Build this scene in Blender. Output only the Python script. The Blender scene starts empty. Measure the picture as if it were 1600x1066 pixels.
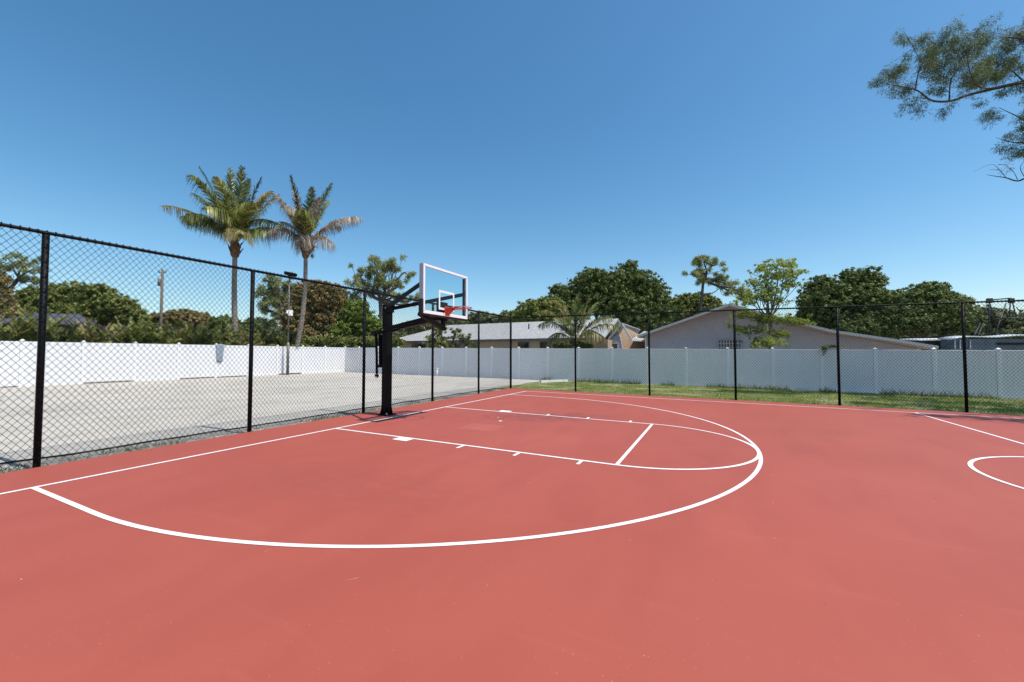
import bpy, math, random
import numpy as np
from mathutils import Vector, Matrix
R = math.radians
random.seed(7)
rng = np.random.default_rng(7)
sc = bpy.context.scene

# ------------------------------------------------------------ camera, sky, sun
CAM = np.array([6.8404, -7.6712, 1.4746]); YAW, PIT, FPX = -0.4595, 0.0350, 634.12
cd = bpy.data.cameras.new('camera'); cam = bpy.data.objects.new('camera', cd); sc.collection.objects.link(cam)
cam.location = CAM; cam.rotation_euler = (math.pi / 2 + PIT, 0, -YAW)
cd.sensor_width = 36; cd.lens = 36 * FPX / 1600; cd.clip_end = 2000; cd.clip_start = .05
sc.camera = cam
SUN = Vector((.505, .02, 1)).normalized()
w = bpy.data.worlds.new('World'); sc.world = w; w.use_nodes = True
nt = w.node_tree; nt.nodes.clear()
sky = nt.nodes.new('ShaderNodeTexSky'); sky.sky_type = 'NISHITA'; sky.sun_disc = False
sky.sun_elevation = math.asin(SUN.z); sky.sun_rotation = math.atan2(SUN.x, SUN.y)
sky.altitude = 0; sky.air_density = 1.0; sky.dust_density = .7; sky.ozone_density = 1.6
bg = nt.nodes.new('ShaderNodeBackground'); bg.inputs['Strength'].default_value = .118
wo = nt.nodes.new('ShaderNodeOutputWorld')
hs = nt.nodes.new('ShaderNodeHueSaturation'); hs.inputs['Saturation'].default_value = 1.28; hs.inputs['Hue'].default_value = .490; hs.inputs['Value'].default_value = 1
nt.links.new(sky.outputs[0], hs.inputs['Color']); nt.links.new(hs.outputs[0], bg.inputs[0]); nt.links.new(bg.outputs[0], wo.inputs[0])
sl = bpy.data.lights.new('sun', 'SUN'); sl.energy = 3.6; sl.angle = R(.5); sl.color = (1, .955, .88)
so = bpy.data.objects.new('sun', sl); sc.collection.objects.link(so); so.rotation_euler = SUN.to_track_quat('Z', 'Y').to_euler()
sc.view_settings.view_transform = 'Standard'; sc.view_settings.look = 'None'
sc.view_settings.exposure = .45; sc.view_settings.gamma = 1

# ------------------------------------------------------------ frame of reference
SX, SY = -.0111, .0013                                   # the lot drains: one gently tilted ground plane
def gz(x, y): return SX * x + SY * y
FW = np.array([math.sin(YAW), math.cos(YAW), 0]); RT = np.array([math.cos(YAW), -math.sin(YAW), 0])
_f = np.array([math.sin(YAW) * math.cos(PIT), math.cos(YAW) * math.cos(PIT), math.sin(PIT)]); _u = np.cross(RT, _f)
def world(px, py, D):                                    # surveyed photo position at depth D -> place in metres
    d = _f + RT * (px - 800) / FPX - _u * (py - 533) / FPX
    return CAM + d * (D / (d @ FW))
def mpp(D): return D / FPX

# ------------------------------------------------------------ object helpers
def link(o, parent=None):
    sc.collection.objects.link(o)
    if parent is not None: o.parent = parent
    return o
def tag(o, label=None, cat=None, group=None, kind=None):
    if label: o['label'] = label
    if cat: o['category'] = cat
    if group: o['group'] = group
    if kind: o['kind'] = kind
    return o
def empty(name, loc=(0, 0, 0), label=None, cat=None, group=None):
    o = bpy.data.objects.new(name, None); o.location = loc; o.empty_display_size = .2
    link(o); return tag(o, label, cat, group)
class MB:
    def __init__(s): s.v = []; s.f = []; s.sm = []
    def add(s, v, f, smooth=False):
        n = len(s.v); s.v += [tuple(map(float, p)) for p in v]; s.f += [tuple(i + n for i in q) for q in f]; s.sm += [smooth] * len(f); return s
    def box(s, c, size, rot=None, bev=0):
        hx, hy, hz = [k / 2 for k in size]
        if bev:
            b = min(bev, hx * .9, hy * .9, hz * .9); pts = []; key = {}
            for sx in (-1, 1):
                for sy in (-1, 1):
                    for sz in (-1, 1):
                        for a in range(3):
                            q = [sx * (hx - b), sy * (hy - b), sz * (hz - b)]; q[a] = (sx * hx, sy * hy, sz * hz)[a]
                            key[(sx, sy, sz, a)] = len(pts); pts.append(q)
            f = []
            for a in range(3):
                o1, o2 = [k for k in range(3) if k != a]
                for sg in (-1, 1):
                    loop = []
                    for t1, t2 in ((-1, -1), (1, -1), (1, 1), (-1, 1)):
                        t = [0, 0, 0]; t[a] = sg; t[o1] = t1; t[o2] = t2; loop.append(key[(*t, a)])
                    f.append(loop)
                for t1 in (-1, 1):
                    for t2 in (-1, 1):
                        A = [0, 0, 0]; A[a] = -1; A[o1] = t1; A[o2] = t2; B = list(A); B[a] = 1
                        f.append([key[(*A, o1)], key[(*B, o1)], key[(*B, o2)], key[(*A, o2)]])
            for sx in (-1, 1):
                for sy in (-1, 1):
                    for sz in (-1, 1): f.append([key[(sx, sy, sz, a)] for a in range(3)])
            v = pts
        else:
            v = [(x, y, z) for x in (-hx, hx) for y in (-hy, hy) for z in (-hz, hz)]
            f = [(0, 1, 3, 2), (4, 6, 7, 5), (0, 4, 5, 1), (2, 3, 7, 6), (0, 2, 6, 4), (1, 5, 7, 3)]
        if rot is not None: v = [rot @ Vector(p) for p in v]
        return s.add([(p[0] + c[0], p[1] + c[1], p[2] + c[2]) for p in v], f)
    def beam(s, a, b, w_, h, up=(0, 0, 1), bev=0):       # rectangular bar from a to b
        a, b = Vector(a), Vector(b); d = (b - a); L = d.length; d.normalize()
        y = Vector(up).cross(d)
        if y.length < 1e-4: y = Vector((0, 1, 0))
        y.normalize(); z = d.cross(y)
        return s.box((a + b) / 2, (L, w_, h), Matrix((d, y, z)).transposed(), bev)
    def tube(s, pts, r, n=8, cap=True, smooth=True):
        pts = [Vector(p) for p in pts]; r = r if hasattr(r, '__len__') else [r] * len(pts); V = []; F = []
        t0 = (pts[1] - pts[0]).normalized(); x = t0.orthogonal().normalized()
        for i, p in enumerate(pts):
            t = (pts[min(i + 1, len(pts) - 1)] - pts[max(i - 1, 0)])
            t = t.normalized() if t.length > 1e-9 else t0
            x = x - t * x.dot(t); x = x.normalized() if x.length > 1e-6 else t.orthogonal().normalized(); y = t.cross(x)
            for k in range(n):
                a = 2 * math.pi * k / n; V.append(p + (x * math.cos(a) + y * math.sin(a)) * r[i])
        for i in range(len(pts) - 1):
            for k in range(n):
                k2 = (k + 1) % n; F.append((i * n + k, i * n + k2, (i + 1) * n + k2, (i + 1) * n + k))
        s.add(V, F, smooth)
        if cap:
            m = len(s.v) - len(V)
            s.f.append(tuple(m + k for k in reversed(range(n)))); s.sm.append(False)
            s.f.append(tuple(m + (len(pts) - 1) * n + k for k in range(n))); s.sm.append(False)
        return s
    def ring(s, c, R_, r, n=28, m=6, ax=(0, 0, 1)):
        q = Vector(ax).to_track_quat('Z', 'Y'); V = []; F = []
        for i in range(n):
            a = 2 * math.pi * i / n
            for j in range(m):
                b = 2 * math.pi * j / m
                V.append(Vector(c) + q @ Vector(((R_ + r * math.cos(b)) * math.cos(a), (R_ + r * math.cos(b)) * math.sin(a), r * math.sin(b))))
        for i in range(n):
            for j in range(m): F.append((i * m + j, ((i + 1) % n) * m + j, ((i + 1) % n) * m + (j + 1) % m, i * m + (j + 1) % m))
        return s.add(V, F, True)
    def quad(s, a, b, c, d): return s.add([a, b, c, d], [(0, 1, 2, 3)])
    def prism(s, poly, vec):                              # polygon extruded along vec
        n = len(poly); vec = Vector(vec); P = [Vector(p) for p in poly]
        V = P + [p + vec for p in P]
        F = [tuple(range(n)), tuple(reversed(range(n, 2 * n)))] + [(i, i + n, (i + 1) % n + n, (i + 1) % n) for i in range(n)]
        return s.add(V, F)
    def build(s, name, m, parent=None, loc=None):
        me = bpy.data.meshes.new(name); me.from_pydata(s.v, [], s.f)
        me.polygons.foreach_set('use_smooth', s.sm); me.materials.append(m); me.update()
        o = bpy.data.objects.new(name, me)
        if parent is not None:
            off = Vector(parent.location)
            q = parent
            while q.parent is not None: q = q.parent; off += Vector(q.location)
            o.location = -off
        return link(o, parent)
def np_mesh(name, V, F, m, parent=None, smooth=False):    # fast quads / tris
    V = np.asarray(V, np.float32); F = np.asarray(F, np.int32); k = F.shape[1]
    me = bpy.data.meshes.new(name); me.vertices.add(len(V)); me.vertices.foreach_set('co', V.ravel())
    me.loops.add(F.size); me.loops.foreach_set('vertex_index', F.ravel())
    me.polygons.add(len(F)); me.polygons.foreach_set('loop_start', np.arange(0, F.size, k, dtype=np.int32))
    me.polygons.foreach_set('loop_total', np.full(len(F), k, np.int32))
    if smooth: me.polygons.foreach_set('use_smooth', np.ones(len(F), bool))
    me.materials.append(m); me.update(calc_edges=True); me.validate()
    o = bpy.data.objects.new(name, me)
    if parent is not None:
        off = Vector(parent.location); q = parent
        while q.parent is not None: q = q.parent; off += Vector(q.location)
        o.location = -off
    return link(o, parent)

# ------------------------------------------------------------ materials
def mat(name, col, rough=.6, metal=0, spec=.5, col2=None, scale=4, detail=6, bump=0, bscale=40, stretch=(1, 1, 1), lo=.35, hi=.65):
    m = bpy.data.materials.new(name); m.use_nodes = True; n = m.node_tree; b = n.nodes['Principled BSDF']
    b.inputs['Base Color'].default_value = (*col, 1); b.inputs['Roughness'].default_value = rough
    b.inputs['Metallic'].default_value = metal; b.inputs['Specular IOR Level'].default_value = spec
    tc = n.nodes.new('ShaderNodeNewGeometry'); mp = n.nodes.new('ShaderNodeMapping'); mp.inputs['Scale'].default_value = stretch
    n.links.new(tc.outputs['Position'], mp.inputs[0])
    if col2:
        t = n.nodes.new('ShaderNodeTexNoise'); t.inputs['Scale'].default_value = scale; t.inputs['Detail'].default_value = detail
        n.links.new(mp.outputs[0], t.inputs[0])
        r = n.nodes.new('ShaderNodeValToRGB'); r.color_ramp.elements[0].position = lo; r.color_ramp.elements[1].position = hi
        r.color_ramp.elements[0].color = (*col, 1); r.color_ramp.elements[1].color = (*col2, 1)
        n.links.new(t.outputs[0], r.inputs[0]); n.links.new(r.outputs[0], b.inputs['Base Color'])
    if bump:
        t = n.nodes.new('ShaderNodeTexNoise'); t.inputs['Scale'].default_value = bscale; t.inputs['Detail'].default_value = 5
        n.links.new(tc.outputs['Position'], t.inputs[0]); u = n.nodes.new('ShaderNodeBump'); u.inputs['Strength'].default_value = bump
        u.inputs['Distance'].default_value = .02
        n.links.new(t.outputs[0], u.inputs['Height']); n.links.new(u.outputs[0], b.inputs['Normal'])
    return m
class NT:
    def __init__(s, name):
        s.m = bpy.data.materials.new(name); s.m.use_nodes = True; s.t = s.m.node_tree; s.b = s.t.nodes['Principled BSDF']
        s.pos = s.t.nodes.new('ShaderNodeNewGeometry')
    def n(s, k, **kw):
        x = s.t.nodes.new(k)
        for a, v in kw.items():
            if a in x.inputs.keys(): x.inputs[a].default_value = v
            else: setattr(x, a, v)
        return x
    def l(s, a, b): s.t.links.new(a, b)
    def noise(s, scale, detail=5, stretch=None, rough=.5):
        x = s.n('ShaderNodeTexNoise', Scale=scale, Detail=detail, Roughness=rough); p = s.pos.outputs['Position']
        if stretch:
            mp = s.n('ShaderNodeMapping'); mp.inputs['Scale'].default_value = stretch[:3]
            if len(stretch) > 3: mp.inputs['Rotation'].default_value = (0, 0, stretch[3])
            s.l(p, mp.inputs[0]); p = mp.outputs[0]
        s.l(p, x.inputs[0]); return x.outputs[0]
    def ramp(s, src, stops):
        r = s.n('ShaderNodeValToRGB'); e = r.color_ramp.elements
        while len(e) < len(stops): e.new(.5)
        for k, (p, c) in enumerate(stops): e[k].position = p; e[k].color = (*c, 1) if len(c) == 3 else c
        s.l(src, r.inputs[0]); return r.outputs[0]
    def mix(s, a, b, fac, mode='MIX'):
        x = s.n('ShaderNodeMix', data_type='RGBA', blend_type=mode)
        for sock, v in ((x.inputs[6], a), (x.inputs[7], b), (x.inputs[0], fac)):
            if isinstance(v, (int, float)): sock.default_value = v
            elif isinstance(v, tuple): sock.default_value = (*v, 1)
            else: s.l(v, sock)
        return x.outputs[2]
    def bump(s, h, st=.3, d=.01):
        u = s.n('ShaderNodeBump'); u.inputs['Strength'].default_value = st; u.inputs['Distance'].default_value = d
        s.l(h, u.inputs['Height']); s.l(u.outputs[0], s.b.inputs['Normal'])
    def spot(s, c, rx, ry, rot=0):                       # soft elliptical stain mask at a place on the ground
        mp = s.n('ShaderNodeMapping', vector_type='TEXTURE'); mp.inputs['Location'].default_value = (*c, 0)
        mp.inputs['Rotation'].default_value = (0, 0, rot); mp.inputs['Scale'].default_value = (rx, ry, 50)
        s.l(s.pos.outputs['Position'], mp.inputs[0]); g = s.n('ShaderNodeTexGradient', gradient_type='SPHERICAL')
        s.l(mp.outputs[0], g.inputs[0]); return g.outputs[0]

def court_material():
    k = NT('court_acrylic'); big = k.noise(.35, 4); mid = k.noise(2.2, 6, (1, .35, 1, .35)); fine = k.noise(260, 3); sp = k.noise(70, 2)
    c = k.ramp(big, [(.3, (.345, .070, .044)), (.7, (.385, .083, .053))])
    c = k.mix(c, (.31, .061, .039), k.ramp(mid, [(.45, (0, 0, 0)), (.75, (.5, .5, .5))]))
    c = k.mix(c, (.45, .12, .085), k.ramp(fine, [(.55, (0, 0, 0)), (.8, (.35, .35, .35))]))
    c = k.mix(c, (.75, .42, .35), k.ramp(sp, [(.745, (0, 0, 0)), (.77, (.6, .6, .6))]))
    scuff = k.noise(3, 8, (.25, 2.2, 1, .9)); c = k.mix(c, (.44, .115, .083), k.ramp(scuff, [(.6, (0, 0, 0)), (.72, (.16, .16, .16))]))
    wear = k.noise(5, 7)
    for (cx, cy, rx, ry, rot, amt) in ((2.9, 1.4, 1.5, .8, .3, .55), (3.6, 2.1, 1.3, .7, .2, .5), (8.5, 2.5, 2, .7, .5, .12), (3, -4.2, 2.2, .8, .1, .15)):
        m_ = k.mix(k.spot((cx, cy), rx, ry, rot), k.ramp(wear, [(.35, (0, 0, 0)), (.6, (1, 1, 1))]), 1.0, 'MULTIPLY')
        c = k.mix(c, (.19, .05, .037), k.ramp(m_, [(.03, (0, 0, 0)), (.42, (amt, amt, amt))]))
    k.l(c, k.b.inputs['Base Color']); k.b.inputs['Roughness'].default_value = .62; k.b.inputs['Specular IOR Level'].default_value = .4
    k.bump(fine, .25, .004); return k.m
def asphalt_material():
    k = NT('bleached_asphalt'); a = k.noise(.3, 5); b = k.noise(1.4, 7, (1, .5, 1)); f = k.noise(90, 3); g = k.noise(30, 2)
    c = k.ramp(a, [(.3, (.46, .415, .35)), (.7, (.56, .51, .44))])
    c = k.mix(c, (.32, .295, .25), k.ramp(b, [(.5, (0, 0, 0)), (.72, (.6, .6, .6))]))
    c = k.mix(c, (.2, .19, .18), k.ramp(f, [(.52, (0, 0, 0)), (.68, (.7, .7, .7))]))
    c = k.mix(c, (.58, .55, .5), k.ramp(g, [(.62, (0, 0, 0)), (.75, (.5, .5, .5))]))
    v = k.n('ShaderNodeTexVoronoi', feature='DISTANCE_TO_EDGE', Scale=.16); k.l(k.pos.outputs['Position'], v.inputs[0])
    c = k.mix(c, (.2, .19, .18), k.ramp(v.outputs[0], [(0, (.5, .5, .5)), (.006, (0, 0, 0))]))
    k.l(c, k.b.inputs['Base Color']); k.b.inputs['Roughness'].default_value = .9; k.bump(f, .5, .008); return k.m
def dirt_material():
    k = NT('gravelly_dirt'); a = k.noise(3, 6); f = k.noise(60, 4)
    c = k.ramp(a, [(.35, (.26, .245, .215)), (.65, (.38, .36, .32))]); c = k.mix(c, (.12, .12, .09), k.ramp(f, [(.5, (0, 0, 0)), (.65, (.8, .8, .8))]))
    k.l(c, k.b.inputs['Base Color']); k.b.inputs['Roughness'].default_value = .95; k.bump(f, .6, .02); return k.m
def lawn_material():
    k = NT('lawn_soil'); a = k.noise(.9, 6, (1, 1.6, 1)); f = k.noise(40, 4)
    c = k.ramp(a, [(.32, (.13, .17, .03)), (.5, (.24, .25, .07)), (.64, (.42, .38, .26))]); c = k.mix(c, (.05, .08, .015), k.ramp(f, [(.45, (0, 0, 0)), (.65, (.7, .7, .7))]))
    k.l(c, k.b.inputs['Base Color']); k.b.inputs['Roughness'].default_value = .95; k.bump(f, .6, .03); return k.m
def leaf_material(name, stops, trans=.25, rough=.55):
    k = NT(name); pn = k.noise(1.1, 3)
    r = k.pos.outputs['Random Per Island']
    mx = k.n('ShaderNodeMath', operation='MULTIPLY_ADD'); k.l(pn, mx.inputs[0]); mx.inputs[1].default_value = 2.4; mx.inputs[2].default_value = -1.2
    ad = k.n('ShaderNodeMath', operation='ADD', use_clamp=True); k.l(r, ad.inputs[0]); k.l(mx.outputs[0], ad.inputs[1])
    c = k.ramp(ad.outputs[0], stops); k.l(c, k.b.inputs['Base Color']); k.b.inputs['Roughness'].default_value = rough; k.b.inputs['Specular IOR Level'].default_value = .3
    t = k.n('ShaderNodeBsdfTranslucent'); k.l(c, t.inputs[0]); ms = k.n('ShaderNodeMixShader'); ms.inputs[0].default_value = trans
    out = k.t.nodes['Material Output']; k.l(k.b.outputs[0], ms.inputs[1]); k.l(t.outputs[0], ms.inputs[2]); k.l(ms.outputs[0], out.inputs[0]); return k.m
M = {}
M['court'] = court_material(); M['asphalt'] = asphalt_material(); M['dirt'] = dirt_material(); M['lawn'] = lawn_material()
M['line'] = mat('line_paint', (.84, .82, .8), .6, col2=(.74, .68, .65), scale=6, lo=.55, hi=.75, bump=.2, bscale=240)
M['patch'] = mat('repaint', (.42, .098, .064), .6, col2=(.385, .083, .053), scale=3)
M['vinyl'] = mat('white_vinyl', (.79, .78, .79), .45, col2=(.75, .74, .75), scale=1.2, stretch=(1, 1, .3))
M['vinyl_post'] = mat('white_vinyl_post', (.84, .84, .84), .4)
M['black_pvc'] = mat('black_vinyl_coat', (.003, .003, .004), .55, spec=.2)
M['black_steel'] = mat('black_powder_coat', (.003, .0026, .0034), .5, spec=.12, col2=(.005, .0045, .0055), scale=9)
M['rubber'] = mat('black_padding', (.012, .012, .012), .6)
M['bb_frame'] = mat('backboard_white', (.82, .82, .84), .4)
M['alu'] = mat('aluminium_edge', (.40, .40, .43), .4, metal=.2)
M['rim'] = mat('orange_red_enamel', (.62, .055, .03), .35, col2=(.55, .045, .025), scale=12)
M['bolt'] = mat('zinc_bolt', (.5, .5, .5), .35, metal=.8)
M['concrete_white'] = mat('painted_concrete', (.78, .77, .74), .7, col2=(.62, .6, .56), scale=5, bump=.3)
M['galv'] = mat('galvanised_steel', (.2, .18, .155), .6, col2=(.13, .115, .1), scale=4, metal=.2)
M['wood_pole'] = mat('weathered_pole', (.13, .1, .075), .85, col2=(.2, .165, .13), scale=3, stretch=(6, 6, .6))
M['stucco'] = mat('pinkish_stucco', (.52, .51, .57), .85, col2=(.475, .465, .52), scale=2.5, bump=.3, bscale=30)
M['stucco_tan'] = mat('tan_stucco', (.56, .42, .3), .85, col2=(.5, .375, .27), scale=2, bump=.3)
M['soffit'] = mat('tan_soffit_boards', (.62, .42, .27), .7, col2=(.55, .37, .235), scale=2, stretch=(1, 6, 6))
M['fascia'] = mat('pale_fascia', (.6, .6, .6), .6)
M['trim'] = mat('white_trim', (.82, .82, .8), .5)
M['shingle'] = mat('light_grey_shingle', (.30, .30, .295), .9, col2=(.52, .51, .49), scale=5, detail=8, lo=.38, hi=.62, bump=.5, bscale=18, stretch=(1.5, 1, 4))
M['shingle_dark'] = mat('charcoal_shingle', (.055, .055, .068), .85, col2=(.085, .085, .1), scale=3, bump=.5, bscale=16)
M['shingle_blue'] = mat('weathered_blue_grey_roof', (.3, .33, .35), .8, col2=(.42, .44, .45), scale=4)
M['glass_dark'] = mat('dark_window_glass', (.02, .022, .026), .08, spec=.8)
M['brown_wood'] = mat('dark_brown_boards', (.055, .035, .028), .8, col2=(.035, .022, .018), scale=4)
M['hull'] = mat('blue_grey_panel', (.10, .13, .165), .5, col2=(.06, .08, .105), scale=2)
M['canopy'] = mat('pale_sheet_roof', (.5, .54, .58), .45)
M['bark'] = mat('grey_bark', (.11, .085, .065), .9, col2=(.2, .165, .135), scale=5, stretch=(3, 3, .7), bump=.6, bscale=14)
M['bark_dark'] = mat('dark_bark', (.06, .048, .04), .9, col2=(.11, .09, .075), scale=5, stretch=(3, 3, .7))
M['shade_sheet'] = mat('grey_blue_shade', (.22, .27, .32), .8, col2=(.3, .35, .4), scale=6)
def palm_bark():
    k = NT('ringed_palm_bark'); wv = k.n('ShaderNodeTexWave', wave_type='BANDS', bands_direction='Z', Scale=3.2, Distortion=1.5); k.l(k.pos.outputs['Position'], wv.inputs[0])
    a = k.noise(4, 5); c = k.ramp(wv.outputs[0], [(.1, (.12, .095, .075)), (.5, (.32, .28, .24))]); c = k.mix(c, (.16, .125, .1), k.ramp(a, [(.4, (0, 0, 0)), (.65, (.7, .7, .7))]))
    k.l(c, k.b.inputs['Base Color']); k.b.inputs['Roughness'].default_value = .9; k.bump(wv.outputs[0], .6, .03); return k.m
M['palm_bark'] = palm_bark()
M['palm_fibre'] = mat('palm_fibre', (.07, .04, .022), .9, col2=(.2, .11, .055), scale=6, stretch=(3, 3, 1), bump=.8, bscale=20)
G = lambda *c: c
M['leaf_dark'] = leaf_material('dark_green_leaves', [(0, (.05, .08, .018)), (.5, (.135, .18, .042)), (1, (.32, .36, .13))])
M['leaf_mid'] = leaf_material('mid_green_leaves', [(0, (.065, .095, .02)), (.5, (.18, .215, .045)), (1, (.38, .39, .12))])
M['leaf_olive'] = leaf_material('olive_leaves', [(0, (.08, .10, .04)), (.5, (.18, .21, .085)), (1, (.34, .34, .17))])
M['leaf_bright'] = leaf_material('bright_green_leaves', [(0, (.08, .14, .02)), (.5, (.2, .28, .05)), (1, (.36, .44, .1))], .4)
M['leaf_lime'] = leaf_material('yellow_green_leaves', [(0, (.16, .22, .03)), (.5, (.32, .39, .05)), (1, (.5, .54, .13))], .5)
M['leaf_brown'] = leaf_material('brown_green_leaves', [(0, (.10, .105, .045)), (.4, (.22, .21, .085)), (.75, (.34, .27, .11)), (1, (.56, .33, .13))])
M['leaf_pine'] = leaf_material('pine_needles', [(0, (.14, .17, .06)), (.5, (.30, .33, .12)), (1, (.5, .5, .23))], .3)
M['leaf_casuarina'] = leaf_material('feathery_needles', [(0, (0.05, 0.075, 0.03)), (.5, (0.13, 0.17, 0.06)), (1, (0.25, 0.29, 0.11))], .45)
M['frond_green'] = leaf_material('green_palm_leaflets', [(0, (.05, .075, .015)), (.5, (.18, .2, .04)), (1, (.44, .42, .13))], .25, .35)
M['frond_dark'] = leaf_material('dark_palm_leaflets', [(0, (.022, .036, .012)), (.5, (.065, .088, .022)), (1, (.2, .22, .08))], .2, .35)
M['frond_yellow'] = leaf_material('yellowing_palm_leaflets', [(0, (.11, .12, .03)), (.5, (.28, .24, .07)), (1, (.55, .45, .25))], .3, .4)
M['frond_dry'] = leaf_material('dry_palm_leaflets', [(0, (.13, .09, .055)), (.5, (.27, .2, .14)), (1, (.55, .48, .4))], .2, .5)
M['grass'] = leaf_material('grass_blades', [(0, (.11, .17, .018)), (.5, (.27, .37, .045)), (.85, (.46, .46, .11)), (1, (.58, .52, .26))], .3)
M['weed'] = leaf_material('weed_leaves', [(0, (.05, .09, .02)), (.6, (.12, .17, .04)), (1, (.25, .23, .1))], .3)
M['gravel'] = leaf_material('gravel_stones', [(0, (.1, .09, .08)), (.5, (.28, .26, .23)), (.9, (.45, .42, .38)), (1, (.65, .62, .57))], 0, .9)
def clear_glass():
    m = bpy.data.materials.new('clear_tempered_glass'); m.use_nodes = True; n = m.node_tree; n.nodes.clear()
    o = n.nodes.new('ShaderNodeOutputMaterial'); t = n.nodes.new('ShaderNodeBsdfTransparent'); t.inputs[0].default_value = (.70, .865, .90, 1)
    g = n.nodes.new('ShaderNodeBsdfGlossy'); g.inputs['Roughness'].default_value = .03; f = n.nodes.new('ShaderNodeLayerWeight'); f.inputs['Blend'].default_value = .1
    p = n.nodes.new('ShaderNodeMath'); p.operation = 'MULTIPLY_ADD'; p.inputs[1].default_value = .5; p.inputs[2].default_value = .04; n.links.new(f.outputs['Fresnel'], p.inputs[0])
    x = n.nodes.new('ShaderNodeMixShader'); n.links.new(p.outputs[0], x.inputs[0]); n.links.new(t.outputs[0], x.inputs[1]); n.links.new(g.outputs[0], x.inputs[2]); n.links.new(x.outputs[0], o.inputs[0]); return m
M['glass'] = clear_glass()

# ------------------------------------------------------------ ground, court, lot
def sheet(name, poly, dz, m, kind='structure', sub=0):
    b = MB(); V = [(x, y, gz(x, y) + dz) for x, y in poly]; b.add(V, [tuple(range(len(V)))]); o = b.build(name, m); tag(o, kind=kind); return o
sheet('ground', [(-400, -200), (300, -200), (300, 500), (-400, 500)], -.06, M['dirt'])
def lot_poly():
    pts = [(-19.1, -40), (-19.1, 14.45), (-2.3, 14.45)]
    r = random.Random(3)
    for i in range(9): pts.append((-1.95 + .13 * math.sin(i * 1.7) + .1 * i / 9, 13.6 - i * .62 + r.uniform(-.1, .1)))
    for i in range(60):
        y = 8.4 - i * .5; pts.append((-1.98 + r.uniform(-.07, .07), y))
    pts.append((-1.9, -40)); return pts
sheet('parking_lot', lot_poly(), -.03, M['asphalt'])
sheet('lawn', [(-2.6, 8.5), (40, 8.5), (40, 15.4), (-2.6, 14.9)], -.045, M['lawn'])
b = MB()
b.prism([(-1.13, -30, gz(-1.13, -30)), (30, -30, gz(30, -30)), (30, 8.4, gz(30, 8.4)), (-1.13, 8.4, gz(-1.13, 8.4))], (0, 0, -.12))
b.f[0], b.f[1] = tuple(reversed(b.f[0])), tuple(reversed(b.f[1])); tag(b.build('court', M['court']), kind='structure')

LZ = .004
def seg(b, p, q, wd, ext=0):
    p, q = np.array(p, float), np.array(q, float); d = (q - p) / np.linalg.norm(q - p); n = np.array([-d[1], d[0]]) * wd / 2; p = p - d * ext; q = q + d * ext
    N = max(1, int(np.linalg.norm(q - p) / 1.5))
    for i in range(N):
        a, c = p + (q - p) * i / N, p + (q - p) * (i + 1) / N
        b.add([(*v, gz(*v) + LZ) for v in (a - n, c - n, c + n, a + n)], [(0, 1, 2, 3)])
def arc(b, c, r, a0, a1, wd, n=96, z=LZ):
    V = []
    for i in range(n + 1):
        a = a0 + (a1 - a0) * i / n
        for rr in (r - wd / 2, r + wd / 2):
            x, y = c[0] + rr * math.cos(a), c[1] + rr * math.sin(a); V.append((x, y, gz(x, y) + z))
    b.add(V, [(2 * i, 2 * i + 1, 2 * i + 3, 2 * i + 2) for i in range(n)])
LW = .052; YS = 7.458; HX = 11.84; AC = 1.555; AR = 5.927; FT = 5.605; LH = 1.87
b = MB(); seg(b, (0, -YS), (0, YS), LW, LW / 2); tag(b.build('baseline', M['line']), kind='structure')
b = MB(); seg(b, (LW / 2, YS), (30, YS), LW); tag(b.build('sideline', M['line']), kind='structure')
b = MB(); seg(b, (HX, -25), (HX, YS - LW / 2), LW); tag(b.build('halfway_line', M['line']), kind='structure')
b = MB(); arc(b, (HX, -.04), 1.8, .02, 2 * math.pi + .02, LW, 120, LZ + .002); tag(b.build('centre_circle', M['line']), kind='structure')
b = MB()
for sg in (-1, 1): seg(b, (LW / 2, sg * AR), (AC, sg * AR), LW)
arc(b, (AC, 0), AR, -math.pi / 2, math.pi / 2, LW, 150); tag(b.build('three_point_line', M['line']), kind='structure')
b = MB()
for sg in (-1, 1): seg(b, (LW / 2, sg * LH), (FT, sg * LH), LW)
seg(b, (FT, -LH + LW / 2), (FT, LH - LW / 2), LW); arc(b, (FT, 0), LH, -math.pi / 2, math.pi / 2, LW, 80, LZ + .001)
for sg in (-1, 1):
    y0 = sg * (LH + LW / 2); x0 = 1.86
    V = [(x0 - .16, y0), (x0 + .16, y0), (x0 + .16, y0 + sg * .2), (x0 - .16, y0 + sg * .2)]
    if sg < 0: V.reverse()
    b.add([(x, y, gz(x, y) + LZ) for x, y in V], [(0, 1, 2, 3)])
    for xm in (3.08, 4.11, 5.11): seg(b, (xm, y0), (xm, y0 + sg * .2), .05)
tag(b.build('lane_lines', M['line']), kind='structure')
b = MB(); b.add([(x, y, gz(x, y) + .002) for x, y in ((2.15, -.72), (2.95, -.6), (2.85, .1), (2.05, 0))], [(0, 1, 2, 3)]); tag(b.build('repainted_patch', M['patch']), kind='structure')
b = MB(); r_ = random.Random(5)
for (cx, cy, s_) in ((2.47, .57, .035), (2.2, .95, .018), (2.0, 1.05, .012)):
    b.add([(cx + s_ * (1 + .3 * r_.random()) * math.cos(a), cy + s_ * 1.4 * math.sin(a), gz(cx, cy) + .003) for a in np.linspace(0, 2 * math.pi, 9)[:-1]], [tuple(range(8))])
tag(b.build('paint_drip', M['line']), kind='structure')

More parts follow.
